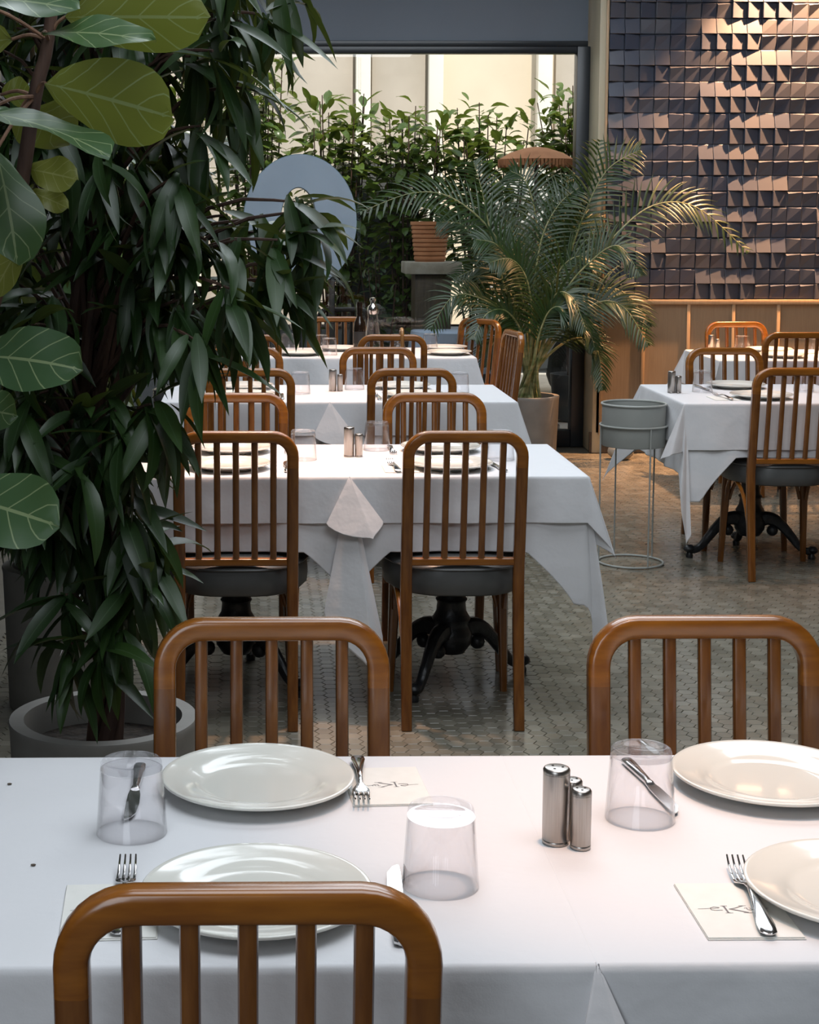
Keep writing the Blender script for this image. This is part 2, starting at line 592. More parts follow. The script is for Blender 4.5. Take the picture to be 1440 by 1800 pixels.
# left wall: dark glazed-looking charcoal panels with mullions
wl = struct(box_obj('wall_left', (-1.40, -2.6, 0.0), (-1.25, 11.0, 3.6), 'wall_dark'))
for k in range(9):
    box_obj('mullion', (-1.25, 1.0 + k * 1.15, 0.0), (-1.2, 1.07 + k * 1.15, 3.6), 'frame_dark', wl, 0.004)
struct(box_obj('wall_front', (-1.4, -2.75, 0.0), (6.12, -2.6, 3.6), 'wall_dark'))
struct(box_obj('wall_right', (6.0, -2.6, 0.0), (6.12, 11.0, 3.6), 'oak'))
# header over the window
hd = struct(box_obj('wall_header', (-1.25, GY - 0.03, 2.68), (2.2, GY + 0.12, 3.6), 'header_paint'))
box_obj('header_trim', (-1.25, GY - 0.045, 2.645), (2.2, GY + 0.05, 2.68), 'frame_dark', hd, 0.004)
# window with frame, mullion and panes
wi = struct(box_obj('window_1', (2.13, GY - 0.05, 0.0), (2.215, GY + 0.06, 2.645), 'frame_dark', None, 0.005))
box_obj('window_frame', (-1.25, GY - 0.04, 0.0), (2.13, GY + 0.06, 0.11), 'frame_dark', wi, 0.005)
box_obj('window_frame', (-1.25, GY - 0.04, 2.60), (2.13, GY + 0.06, 2.645), 'frame_dark', wi, 0.005)
box_obj('window_frame', (-1.25, GY - 0.04, 0.11), (-1.18, GY + 0.06, 2.60), 'frame_dark', wi, 0.005)
box_obj('window_pane', (-1.18, GY - 0.004, 0.11), (0.705, GY + 0.004, 2.60), 'window_glass', wi)
box_obj('window_pane', (0.709, GY - 0.004, 0.11), (2.13, GY + 0.004, 2.60), 'window_glass', wi)
box_obj('pane_joint', (0.699, GY - 0.008, 0.11), (0.715, GY + 0.008, 2.60), 'thin_glass', wi)
# corner post
tp = struct(box_obj('trim_1', (2.215, WY - 0.012, 0.0), (2.27, GY + 0.06, 3.6), 'post_paint', None, 0.004))
box_obj('edge_strip', (2.255, WY - 0.024, 0.12), (2.272, WY - 0.012, 3.6), 'oak_batten', tp, 0.002)
# wall behind the tiles and panels
wb = struct(box_obj('wall_back', (2.27, WY, 0.0), (6.0, WY + 0.2, 3.6), 'tile_bed'))
TX0, TZ0, TPX, TPZ = 2.275, 1.005, 0.0973, 0.0993
def tile_mesh(h, strip=(0.0, 0.0)):
    """h: protrusion at bottom-left, bottom-right, top-right, top-left; strip: height of the sloping top chamfer, left and right"""
    g = 0.0016
    x0, x1, z0, z1 = g, TPX - g, g, TPZ - g
    e = 0.0020
    sl, sr = max(strip[0], e), max(strip[1], e)
    hs = 0.004 if strip[0] else None
    vs = [(x, 0.001, z) for x, z in ((x0, z0), (x1, z0), (x1, z1), (x0, z1))]
    vs += [(x0, -h[0] + 0.0015, z0), (x1, -h[1] + 0.0015, z0), (x1, -(hs or h[2] - 0.0015), z1), (x0, -(hs or h[3] - 0.0015), z1)]
    vs += [(x0 + e, -h[0], z0 + e), (x1 - e, -h[1], z0 + e), (x1 - e, -h[2], z1 - sr), (x0 + e, -h[3], z1 - sl)]
    fs = []
    for k in range(2):
        for i in range(4):
            j = (i + 1) % 4
            fs.append((k * 4 + i, k * 4 + j, k * 4 + 4 + j, k * 4 + 4 + i))
    fs.append((8, 9, 10, 11))
    me = bpy.data.meshes.new('tile')
    me.from_pydata(vs, [], fs)
    me.materials.append(MATS['wall_tile'])
    return me
TM = {'light': tile_mesh((0.034, 0.034, 0.008, 0.008)), 'tri': tile_mesh((0.036, 0.008, 0.006, 0.036)),
      'high1': tile_mesh((0.014, 0.014, 0.024, 0.018), (0.006, 0.012)), 'high2': tile_mesh((0.008, 0.008, 0.022, 0.034), (0.016, 0.007))}
for r in range(20):
    for c_ in range(15):
        pair, up = divmod(r, 2)
        off = 6 if pair % 2 == 0 else 8
        lt = (c_ - off) % 8 < 4
        kind = ('light' if up else 'tri') if lt else ('high1' if up else 'high2')
        o = bpy.data.objects.new('tile', TM[kind])
        COL.objects.link(o)
        o.parent = wb
        o.location = (TX0 + c_ * TPX, WY, TZ0 + r * TPZ)
# wainscot
for k in range(13):
    box_obj('oak_panel', (2.275 + k * 0.292 - 0.035, WY - 0.012, 0.135), (2.275 + k * 0.292 + 0.257, WY + 0.0, 0.975), 'oak', wb)
for k in range(1, 13):
    x = 2.275 + k * 0.292 - 0.035
    box_obj('batten', (x - 0.011, WY - 0.03, 0.135), (x + 0.011, WY - 0.010, 0.975), 'oak_batten', wb, 0.002)
box_obj('rail', (2.272, WY - 0.036, 0.972), (5.9, WY + 0.0, 1.002), 'oak_batten', wb, 0.003)
struct(box_obj('baseboard_back', (2.2, WY - 0.004, 0.0), (6.0, WY + 0.02, 0.135), 'dark_wood'))

# ================================================================== OUTSIDE
struct(box_obj('ground', (-9, 11.05, -0.1), (14, 24, -0.01), 'paving'))
fa = struct(box_obj('wall_facade', (-8, 17.0, 0.0), (14, 17.3, 9.0), 'facade'))
for x in (-2.2, -0.6, 1.13, 1.87, 2.98, 4.6):
    box_obj('pilaster', (x - 0.075, 16.86, 0.0), (x + 0.075, 17.0, 9.0), 'pilaster', fa, 0.01)
for x0, x1 in ((-0.5, 1.03), (1.22, 1.77), (3.1, 3.46), (-2.1, -0.7)):
    box_obj('facade_panel', (x0, 16.95, 0.4), (x1, 17.0, 5.2), 'facade_panel', fa, 0.01)

# ------------------------------------------------------------------ leaves
def leaf_geo(ln, wd, droop, fold=0.25, n=7, shape='lance', wave=0.0, petiole=0.0, seed=0):
    """leaf along +x, normal +z; returns verts, faces, uvs"""
    rr = random.Random(seed)
    vs, fs, uv = [], [], []
    ang, x, z = 0.0, 0.0, 0.0
    st = ln / (n - 1)
    cols = (-1.0, -0.5, 0.0, 0.5, 1.0) if shape in ('fig', 'obo') else (-1.0, 0.0, 1.0)
    for i in range(n):
        t = i / (n - 1)
        if shape == 'lance':
            w = wd * (math.sin(PI * min(1, t * 0.97 + 0.03) ** 0.85)) ** 0.9
        elif shape == 'obo':
            w = wd * math.sin(PI * t ** 1.15) ** 0.75
        else:
            w = wd * math.sin(PI * t ** 1.08) ** 0.52 * (0.74 + 0.30 * t)
        w = max(w, wd * 0.012)
        for c_ in cols:
            y = c_ * w
            up = fold * abs(y) + wave * math.sin(t * 9 + c_ * 2.2 + seed) * abs(c_)
            vs.append((x - up * math.sin(ang), y, z + up * math.cos(ang)))
            uv.append((0.5 + 0.5 * c_, t))
        ang -= droop / (n - 1)
        x += st * math.cos(ang)
        z += st * math.sin(ang)
    k = len(cols)
    for i in range(n - 1):
        for j in range(k - 1):
            a = i * k + j
            fs.append((a, a + k, a + k + 1, a + 1))
    return np.array(vs), fs, np.array(uv)

def leaf_matrix(base, d, up=(0, 0, 1), roll=0.0, s=1.0):
    x = Vector(d).normalized()
    u = Vector(up)
    z = u - x * u.dot(x)
    if z.length < 1e-4:
        z = Vector((0, 1, 0)) - x * x.y
    z.normalize()
    y = z.cross(x)
    M = Matrix((x, y, z)).transposed().to_4x4()
    M = M @ Matrix.Rotation(roll, 4, 'X')
    return Matrix.Translation(Vector(base)) @ M @ Matrix.Scale(s, 4)

class LeafSet:
    def __init__(self, geos, material, limit):
        self.geos = geos
        self.material = material
        self.limit = limit
        self.items = []
    def add(self, gi, M):
        self.items.append((gi, M))
    def build(self, parent, key):
        self.items.sort(key=lambda it: key(it[1].translation))
        inv = parent.matrix_basis.inverted()
        mes = []
        for (v, f, u) in self.geos:
            o = raw('leaf', v, f, self.material, None, True, u)
            mes.append(o.data)
            bpy.data.objects.remove(o)
        for gi, M in self.items[:self.limit]:
            o = bpy.data.objects.new('leaf', mes[gi])
            COL.objects.link(o)
            o.parent = parent
            o.matrix_local = inv @ M
        rest = self.items[self.limit:]
        if rest:
            V, F_, U_ = [], [], []
            k = 0
            for gi, M in rest:
                v, f, u = self.geos[gi]
                A = np.array(inv @ M)
                V.append(v @ A[:3, :3].T + A[:3, 3])
                F_ += [tuple(q + k for q in ff) for ff in f]
                U_.append(u)
                k += len(v)
            o = raw('foliage', np.concatenate(V), F_, self.material, parent, True, np.concatenate(U_))
            o['kind'] = 'stuff'

# ------------------------------------------------------------------ hedge shrubs outside
hedge_geos = [leaf_geo(0.115, 0.027, d, 0.2, 6, 'obo', 0.002, seed=i) for i, d in enumerate((0.5, 0.9, 1.3, 0.2))]
HED = [(-0.75, 12.5, 2.75, 'tall bright laurel shrub outside, behind the hanging ficus leaves at the left'),
       (0.05, 12.35, 2.80, 'tall laurel shrub outside, directly above the pale blue ring'),
       (0.62, 12.55, 2.46, 'laurel shrub outside with loose pale top, just right of the ring'),
       (1.15, 12.35, 2.36, 'laurel shrub outside behind the terracotta planter'),
       (1.75, 12.5, 2.42, 'laurel shrub outside with long arching shoots, right of the planter pedestal'),
       (2.42, 12.35, 2.62, 'laurel grown as a small tree outside, its crown above the fringed parasol'),
       (2.98, 12.55, 2.30, 'laurel grown as a small tree outside at the right edge of the window')]
for hi_, (hx, hy, hz, lab) in enumerate(HED):
    r_ = random.Random(40 + hi_)
    sh = thing('laurel_shrub', lab, 'shrub', (hx, hy, 0.62), 0, 'shrubs in the planters outside')
    ls = LeafSet(hedge_geos, 'hedge_leaf', 42)
    bm = bmesh.new()
    tall_ = hi_ > 4
    if tall_:
        sh.location.z = 0.30
        pot_bm = bmesh.new()
        lathe(pot_bm, [(0, -0.30), (0.13, -0.30), (0.16, 0.02), (0.165, 0.05), (0.145, 0.05), (0.14, 0.0), (0, 0.0)], 24)
        finish(pot_bm, 'pot', 'planter_grey', sh)
    for s_ in range(18):
        a = r_.uniform(0, 2 * PI)
        rad = r_.uniform(0.05, 0.36)
        top = Vector((rad * math.cos(a) * 1.05, rad * math.sin(a) * 0.7, (hz - sh.location.z) * r_.uniform(0.74, 1.0)))
        pts = [Vector((top.x * (0.06 if tall_ else 0.3), top.y * (0.06 if tall_ else 0.3), -0.06)), Vector((top.x * (0.35 if tall_ else 0.75), top.y * (0.35 if tall_ else 0.75), top.z * 0.5)), top]
        tube(bm, pts, 0.010, 0.004, 5, sm=3)
        for q in range(42):
            t = 0.06 + 0.94 * (q / 41) ** 0.62 if not tall_ else 0.52 + 0.48 * (q / 41) ** 0.8
            p = pts[0].lerp(pts[1], t * 2) if t < 0.5 else pts[1].lerp(pts[2], t * 2 - 1)
            az = q * 2.4 + a
            el = r_.uniform(-0.25, 0.75) + 0.5 * (t > 0.93)
            sp_ = 0.13 * r_.random()
            p = p + Vector((math.cos(az) * sp_, math.sin(az) * sp_, r_.uniform(-0.03, 0.03)))
            d = Vector((math.cos(az) * math.cos(el), math.sin(az) * math.cos(el), math.sin(el)))
            ls.add(r_.randrange(4), leaf_matrix(p + Vector(sh.location), d, roll=r_.uniform(-0.5, 0.5), s=r_.uniform(0.9, 1.45)))
    st_ = finish(bm, 'stems', 'bark', sh)
    st_['kind'] = 'stuff'
    sh.matrix_basis = Matrix.Translation(sh.location)
    ls.build(sh, lambda p: p.y - 0.35 * p.z)
for k, (x0, x1, lab) in enumerate([(-1.15, 0.32, 'dark grey planter box outside below the pale blue ring'),
                                   (0.36, 1.98, 'dark grey planter box outside behind the planter pedestal'),
                                   ]):
    pb = thing('planter_box', lab, 'planter', ((x0 + x1) / 2, 12.45, 0.0), 0, 'planter boxes outside')
    hw = (x1 - x0) / 2
    bm = bmesh.new()
    t_ = 0.03
    box(bm, (-hw, -0.3, 0.0), (hw, -0.3 + t_, 0.7), 0.004)
    box(bm, (-hw, 0.3 - t_, 0.0), (hw, 0.3, 0.7), 0.004)
    box(bm, (-hw, -0.27, 0.0), (-hw + t_, 0.27, 0.7), 0.004)
    box(bm, (hw - t_, -0.27, 0.0), (hw, 0.27, 0.7), 0.004)
    finish(bm, 'box', 'planter_grey', pb)
    box_obj('soil', (-hw + t_, -0.27, 0.1), (hw - t_, 0.27, 0.62), 'soil', pb)

# grey panel behind the hedge, added to imitate a dark reflection in the glass
sc_ = thing('reflection_panel', 'dull grey panel outside standing in for a window reflection, right of the blue ring', 'screen', (0.98, 13.0, 0.0))
box_obj('panel', (-0.26, -0.02, 0.05), (0.26, 0.02, 1.95), 'planter_grey', sc_, 0.006)
for sx in (-0.29, 0.29):
    box_obj('post', (sx - 0.03, -0.03, 0.0), (sx + 0.03, 0.03, 2.0), 'stone', sc_, 0.006)

# pedestal with terracotta planter
pd = thing('pedestal', 'dark wooden pedestal with a pale stone ledge outside', 'pedestal', (1.28, 11.75, 0.0))
box_obj('column', (-0.13, -0.13, 0.06), (0.13, 0.13, 1.13), 'dark_wood', pd, 0.01)
box_obj('foot', (-0.18, -0.18, 0.0), (0.18, 0.18, 0.06), 'stone', pd, 0.008)
box_obj('ledge', (-0.20, -0.18, 1.13), (0.20, 0.18, 1.215), 'stone', pd, 0.008)
for k in range(4):
    box_obj('slat', (-0.11 + k * 0.062, -0.15, 0.1), (-0.075 + k * 0.062, -0.13, 0.72), 'dark_wood', pd, 0.003)
tpn = thing('terracotta_planter', 'ribbed terracotta planter standing on the stone ledge', 'planter', (1.27, 11.75, 1.215))
bm = bmesh.new()
prof = [(0.0, 0.0), (0.105, 0.0)]
for k in range(8):
    z = 0.01 + k * 0.031
    r = 0.112 + k * 0.003
    prof += [(r - 0.004, z), (r + 0.003, z + 0.008), (r + 0.003, z + 0.022), (r - 0.004, z + 0.03)]
prof += [(0.142, 0.262), (0.142, 0.285), (0.125, 0.285), (0.120, 0.2), (0.0, 0.2)]
lathe(bm, prof, 28)
finish(bm, 'bowl', 'terracotta', tpn)
bm = bmesh.new()
lathe(bm, [(0.0, 0.24), (0.122, 0.24), (0.121, 0.2), (0.0, 0.2)], 20)
finish(bm, 'soil', 'soil', tpn)
# small potted shrub left of pedestal
sb = thing('potted_shrub', 'small dark potted shrub outside, left of the pedestal', 'plant', (0.93, 11.7, 0.0))
bm = bmesh.new()
lathe(bm, [(0.0, 0.0), (0.13, 0.0), (0.16, 0.3), (0.17, 0.3), (0.17, 0.33), (0.15, 0.33), (0.14, 0.27), (0.0, 0.27)], 24)
finish(bm, 'pot', 'planter_grey', sb)
ls = LeafSet(hedge_geos, 'ficus_leaf', 60)
r_ = random.Random(5)
bm = bmesh.new()
for k in range(16):
    a = r_.uniform(0, 2 * PI)
    rad = r_.uniform(0.03, 0.2)
    top = Vector((rad * math.cos(a), rad * math.sin(a), r_.uniform(0.7, 1.3)))
    tube(bm, [Vector((top.x * 0.2, top.y * 0.2, 0.25)), top * 0.8, top], 0.006, 0.003, 5, sm=2)
    for q in range(13):
        p = Vector((top.x * 0.2, top.y * 0.2, 0.3)).lerp(top, 0.25 + 0.75 * q / 12)
        az = q * 2.4
        d = Vector((math.cos(az), math.sin(az), r_.uniform(-0.3, 0.6)))
        ls.add(r_.randrange(4), leaf_matrix(p + Vector(sb.location), d, roll=r_.uniform(-.5, .5), s=r_.uniform(0.7, 1.0)))
st_ = finish(bm, 'stems', 'bark', sb)
st_['kind'] = 'stuff'
sb.matrix_basis = Matrix.Translation(sb.location)
ls.build(sb, lambda p: p.y)

# pale blue ring sign, two brackets to the ground stand
rg = thing('ring_sign', 'large pale blue oval ring sign outside behind the ficus branch', 'sign', (0.325, 11.25, 0.0))
def ring_face(bm, ox, oz, hx, hz, cz, y0, y1, dx=0.03, n=56):
    rows = []
    for (y, rx, rz, cx) in ((y0, ox, oz, 0), (y1, ox, oz, 0), (y1, hx, hz, dx), (y0, hx, hz, dx)):
        rows.append([bm.verts.new((cx + rx * math.cos(2 * PI * i / n), y, cz + rz * math.sin(2 * PI * i / n))) for i in range(n)])
    for a, b in zip(rows, rows[1:] + rows[:1]):
        for i in range(n):
            j = (i + 1) % n
            bm.faces.new((a[i], a[j], b[j], b[i]))
bm = bmesh.new()
ring_face(bm, 0.385, 0.455, 0.125, 0.235, 1.50, -0.035, 0.0, -0.01)
finish(bm, 'face', 'sign_blue', rg)
bm = bmesh.new()
ring_face(bm, 0.39, 0.46, 0.12, 0.23, 1.50, 0.0, 0.06, -0.01)
finish(bm, 'edge_band', 'sign_edge', rg)
for sx in (-0.22, 0.22):
    box_obj('post', (sx - 0.02, 0.005, 0.0), (sx + 0.02, 0.05, 1.16), 'black_metal', rg, 0.003)
box_obj('base', (-0.32, -0.1, 0.0), (0.32, 0.14, 0.03), 'black_metal', rg, 0.004)

# fringed parasol outside
pa = thing('parasol', 'small rust coloured fringed parasol outside behind the palm', 'parasol', (2.02, 11.75, 0.0))
bm = bmesh.new()
lathe(bm, [(0.0, 2.03), (0.08, 2.02), (0.19, 1.985), (0.265, 1.94), (0.26, 1.935), (0.18, 1.978), (0.0, 2.015)], 24)
finish(bm, 'canopy', 'terracotta', pa)
bm = bmesh.new()
for k in range(30):
    a = 2 * PI * k / 30
    for q in range(2):
        b = a + q * 0.1
        x, y = 0.260 * math.cos(b), 0.260 * math.sin(b)
        box(bm, (x - 0.009, y - 0.004, 1.895 - 0.012 * q), (x + 0.009, y + 0.004, 1.94))
fg_ = finish(bm, 'fringe', 'terracotta', pa, smooth=False)
fg_['kind'] = 'stuff'
bm = bmesh.new()
tube(bm, [(0, 0, 0.0), (0, 0, 1.0), (0, 0, 2.02)], 0.014, 0.012, 8, (1, 0, 0), 1)
finish(bm, 'pole', 'dark_wood', pa)
bm = bmesh.new()
lathe(bm, [(0, 0), (0.2, 0), (0.2, 0.04), (0.05, 0.07), (0, 0.07)], 24)
finish(bm, 'base', 'cast_iron', pa)

# white van beyond the hedge
vn = thing('white_van', 'white van parked outside, glimpsed low behind the palm stems', 'van', (3.9, 13.9, 0.0))
bm = bmesh.new()
pf = [(-1.9, 0.28), (1.9, 0.28), (1.95, 0.8), (1.75, 1.0), (1.25, 1.72), (1.0, 1.82), (-1.8, 1.82), (-1.92, 1.6)]
a = [bm.verts.new((x, -0.8, z)) for x, z in pf]
b = [bm.verts.new((x, 0.8, z)) for x, z in pf]
bm.faces.new(a)
bm.faces.new(b[::-1])
for i in range(len(pf)):
    j = (i + 1) % len(pf)
    bm.faces.new((a[i], b[i], b[j], a[j]))
bmesh.ops.bevel(bm, geom=list(bm.edges), offset=0.04, segments=2, affect='EDGES')
finish(bm, 'body', 'van_white', vn)
box_obj('window', (-1.5, -0.812, 1.16), (-0.5, -0.79, 1.62), 'van_glass', vn, 0.01)
box_obj('window', (-0.4, -0.812, 1.16), (0.9, -0.79, 1.62), 'van_glass', vn, 0.01)
for wx in (-1.2, 1.25):
    bm = bmesh.new()
    lathe(bm, [(0.0, -0.1), (0.2, -0.1), (0.31, -0.09), (0.33, -0.05), (0.33, 0.05), (0.31, 0.09), (0, 0.09)], 28)
    bmesh.ops.rotate(bm, verts=bm.verts, cent=(0, 0, 0), matrix=Matrix.Rotation(PI / 2, 3, 'X'))
    bmesh.ops.translate(bm, verts=bm.verts, vec=(wx, -0.76, 0.33))
    w_ = finish(bm, 'wheel', 'tyre', vn)
    bm = bmesh.new()
    lathe(bm, [(0.0, 0.0), (0.19, 0.0), (0.19, 0.02), (0.06, 0.035), (0, 0.035)], 20)
    bmesh.ops.rotate(bm, verts=bm.verts, cent=(0, 0, 0), matrix=Matrix.Rotation(PI / 2, 3, 'X'))
    bmesh.ops.translate(bm, verts=bm.verts, vec=(wx, -0.86, 0.33))
    finish(bm, 'hubcap', 'hub', w_)
bm = bmesh.new()
bmesh.ops.create_uvsphere(bm, u_segments=14, v_segments=8, radius=1)
bmesh.ops.scale(bm, verts=bm.verts, vec=(0.08, 0.06, 0.11))
bmesh.ops.translate(bm, verts=bm.verts, vec=(-1.24, -0.87, 0.98))
finish(bm, 'wing_mirror', 'van_glass', vn)

# outdoor table with pale cloth, and black chair, outside the glass
ot = thing('garden_table', 'round garden table outside under a pale blue cloth', 'table', (1.45, 11.6, 0.0))
bm = bmesh.new()
n_ = 48
rows = []
for (r, z, rip) in ((0.0, 0.74, 0), (0.30, 0.74, 0), (0.325, 0.73, 0), (0.34, 0.60, 0.01), (0.36, 0.45, 0.025)):
    if r == 0:
        rows.append([bm.verts.new((0, 0, z))])
    else:
        rows.append([bm.verts.new(((r + rip * math.sin(7 * 2 * PI * i / n_)) * math.cos(2 * PI * i / n_), (r + rip * math.sin(7 * 2 * PI * i / n_)) * math.sin(2 * PI * i / n_), z)) for i in range(n_)])
for i in range(n_):
    bm.faces.new((rows[0][0], rows[1][i], rows[1][(i + 1) % n_]))
    for a, b in zip(rows[1:-1], rows[2:]):
        bm.faces.new((a[i], b[i], b[(i + 1) % n_], a[(i + 1) % n_]))
finish(bm, 'cloth_cover', 'sign_blue', ot)
bm = bmesh.new()
lathe(bm, [(0, 0), (0.22, 0), (0.22, 0.02), (0.03, 0.05), (0.025, 0.7), (0.28, 0.71), (0.28, 0.735), (0, 0.735)], 24)
finish(bm, 'pedestal', 'black_metal', ot)

# ================================================================== CHAIRS
def rake(z):
    if z > 0.46:
        return -0.052 * (z - 0.46) / 0.45
    return -0.055 * ((0.46 - z) / 0.46) ** 1.3

HX, RC, TOP = 0.170, 0.062, 0.894        # centre lines of the hoop
def make_chair(hoop_m='hoop_wood', leg_m='leg_wood', seat_m='vinyl'):
    t = thing('dining_chair', 'x', 'chair')
    zj = TOP - RC - 0.03
    # bent hoop
    path = [(-HX, rake(zj), zj)]
    for k in range(9):
        a = PI - k * PI / 2 / 8
        x, z = -HX + RC + RC * math.cos(a), TOP - RC + RC * math.sin(a)
        path.append((x, rake(z), z))
    for x in (-0.06, 0.0, 0.06):
        path.append((x, rake(TOP), TOP))
    for k in range(9):
        a = PI / 2 - k * PI / 2 / 8
        x, z = HX - RC + RC * math.cos(a), TOP - RC + RC * math.sin(a)
        path.append((x, rake(z), z))
    path.append((HX, rake(zj), zj))
    bm = bmesh.new()
    sweep(bm, path, section(0.0178, 0.0165, 20, 4.2))
    finish(bm, 'back_hoop', hoop_m, t)
    for s in (-1, 1):
        bm = bmesh.new()
        zs = [zj, 0.7, 0.6, 0.52, 0.46, 0.40, 0.3, 0.2, 0.1, 0.0]
        p = [(s * HX, rake(z), z) for z in zs]
        sweep(bm, p, lambda i: section(0.0178 if zs[i] > 0.4 else 0.0178 - 0.0015 * (0.4 - zs[i]) / 0.4, 0.0165 if zs[i] > 0.3 else 0.0158, 20, 4.2))
        finish(bm, 'rear_leg', leg_m, t)
    bm = bmesh.new()
    sweep(bm, [(x, rake(0.508), 0.508) for x in (-HX + 0.012, -0.08, 0, 0.08, HX - 0.012)], section(0.0125, 0.012, 10, 3.5))
    finish(bm, 'lower_rail', hoop_m, t)
    for k in range(5):
        x = (k - 2) * 0.0560
        bm = bmesh.new()
        zz = [0.512, 0.62, 0.75, 0.882]
        sweep(bm, [(x, rake(z), z) for z in zz], lambda i: section(0.0103, 0.0085, 12, 3.0))
        finish(bm, 'slat', leg_m, t)
    # upholstered seat: rounded trapezoid, crowned
    def outline(sc=1.0, n=44):
        pts = []
        for i in range(n):
            a = 2 * PI * i / n
            ca, sa = math.cos(a), math.sin(a)
            u = math.copysign(abs(ca) ** 0.55, ca)
            v = math.copysign(abs(sa) ** 0.62, sa)
            yy = 0.195 + 0.205 * v
            f_ = (v + 1) / 2
            wx = 0.158 + (0.222 - 0.158) * min(1, f_ * 1.9) ** 0.8
            pts.append((u * wx * sc, 0.195 + (yy - 0.195) * sc))
        return pts
    bm = bmesh.new()
    lv = [(0.97, 0.400), (1.0, 0.406), (1.015, 0.44), (1.0, 0.478), (0.985, 0.486), (0.93, 0.494), (0.75, 0.502), (0.4, 0.507)]
    rows = [[bm.verts.new((x, y, z)) for x, y in outline(s)] for s, z in lv]
    n_ = len(rows[0])
    for a, b in zip(rows[:-1], rows[1:]):
        for i in range(n_):
            bm.faces.new((a[i], a[(i + 1) % n_], b[(i + 1) % n_], b[i]))
    bm.faces.new(rows[-1])
    bm.faces.new(rows[0][::-1])
    st = finish(bm, 'seat', seat_m, t, angle=50)
    bm = bmesh.new()
    ol = outline(1.006)
    pp = [(x, y, 0.482) for x, y in ol]
    ring = []
    for i, p in enumerate(pp):
        q = Vector(p)
        c_ = Vector((0, 0.195, 0.482))
        od = (q - c_).normalized()
        ring.append([bm.verts.new(q + od * 0.0042 * math.cos(w) + Vector((0, 0, 0.0042 * math.sin(w)))) for w in (0, PI / 3, 2 * PI / 3, PI, 4 * PI / 3, 5 * PI / 3)])
    for i in range(len(ring)):
        a, b = ring[i], ring[(i + 1) % len(ring)]
        for k in range(6):
            bm.faces.new((a[k], a[(k + 1) % 6], b[(k + 1) % 6], b[k]))
    finish(bm, 'piping', 'piping', st)
    for s in (-1, 1):
        bm = bmesh.new()
        p = [(s * 0.172, 0.335, 0.408), (s * 0.176, 0.343, 0.28), (s * 0.181, 0.350, 0.14), (s * 0.186, 0.357, 0.0)]
        sweep(bm, p, lambda i: section(0.020 - 0.0025 * i, 0.020 - 0.0025 * i, 10, 2.6))
        finish(bm, 'front_leg', leg_m, t)
        # bentwood side brace: from rear leg, arching up under the seat towards the front
        bm = bmesh.new()
        p = spline([(s * 0.176, -0.012, 0.225), (s * 0.180, 0.030, 0.315), (s * 0.184, 0.085, 0.375), (s * 0.187, 0.165, 0.399), (s * 0.186, 0.235, 0.401)], 4)
        sweep(bm, p, section(0.0085, 0.0085, 8, 2.2), (1, 0, 0))
        finish(bm, 'side_brace', hoop_m, t)
        bm = bmesh.new()
        p = spline([(s * 0.178, 0.318, 0.285), (s * 0.180, 0.298, 0.345), (s * 0.181, 0.262, 0.388), (s * 0.181, 0.225, 0.402)], 4)
        sweep(bm, p, section(0.008, 0.008, 8, 2.2), (1, 0, 0))
        finish(bm, 'corner_brace', leg_m, t)
        bm = bmesh.new()
        p = spline([(s * 0.158, 0.345, 0.285), (s * 0.140, 0.342, 0.345), (s * 0.108, 0.336, 0.386), (s * 0.07, 0.330, 0.402)], 4)
        sweep(bm, p, section(0.008, 0.008, 8, 2.2), (0, 1, 0))
        finish(bm, 'corner_brace', leg_m, t)
    index_kids(t)
    return t

CH = [  # x, y (back at seat), rotation, label
    (-0.005, 1.562, 0, 'nearest chair, cut off by the bottom edge, back turned to us at the front table'),
    (0.030, 2.508, PI, 'chair behind the front table, facing us behind the left plate and glass'),
    (0.722, 2.512, PI, 'chair behind the front table at the right, above the right-hand plates'),
    (-0.050, 4.872, 0, 'chair with its back to us at the second table, partly behind the ficus leaves'),
    (0.634, 4.872, 0, 'chair with its back to us at the second table, in the middle of the floor'),
    (-0.059, 5.822, PI, 'chair on the far side of the second table, at its left'),
    (0.656, 5.822, PI, 'chair on the far side of the second table, right of the metal shakers'),
    (-0.009, 6.866, 0, 'chair with its back to us at the third table, at the left behind leaves'),
    (0.667, 6.866, 0, 'chair with its back to us at the third table, right of the shakers'),
    (-0.038, 7.862, PI, 'chair on the far side of the third table, left under the ficus leaves'),
    (0.608, 7.866, PI, 'chair on the far side of the third table, below the hanging cane'),
    (0.751, 8.80, -0.04, 'dark-backed chair with a cane hooked over its top rail'),
    (-0.030, 8.80, 0, 'chair with its back to us at the far table, mostly hidden by leaves'),
    (0.530, 10.26, PI, 'chair facing us at the far table, left of the dark bottle'),
    (-0.270, 10.20, PI - 0.5, 'chair at the far table, glimpsed at the left between ficus leaves'),
    (1.365, 10.06, PI - 0.98, 'chair by the palm at the back corner of the far table, turned to the left'),
    (1.40, 9.06, PI / 2 + 0.12, 'chair seen edge-on beside the palm pot, its slats stacked together'),
    (2.287, 6.870, 0, 'chair with its back to us at the right-hand table, nearest the right edge'),
    (2.278, 7.815, PI, 'chair on the far side of the right-hand table, behind its shakers'),
    (2.972, 8.945, 0, 'chair with its back to us at the table along the tiled wall'),
    (2.900, 9.735, PI, 'chair facing us against the oak panelling below the tiles'),
]
chair0 = make_chair()
for i, (x, y, rz, lab) in enumerate(CH):
    g = 'dining chairs around the tables'
    if i == 0:
        chair0.location = (x, y, 0)
        chair0.rotation_euler = (0, 0, rz)
        chair0['label'] = lab
        chair0['group'] = g
    else:
        dup(chair0, (x, y, 0), rz, lab, g)
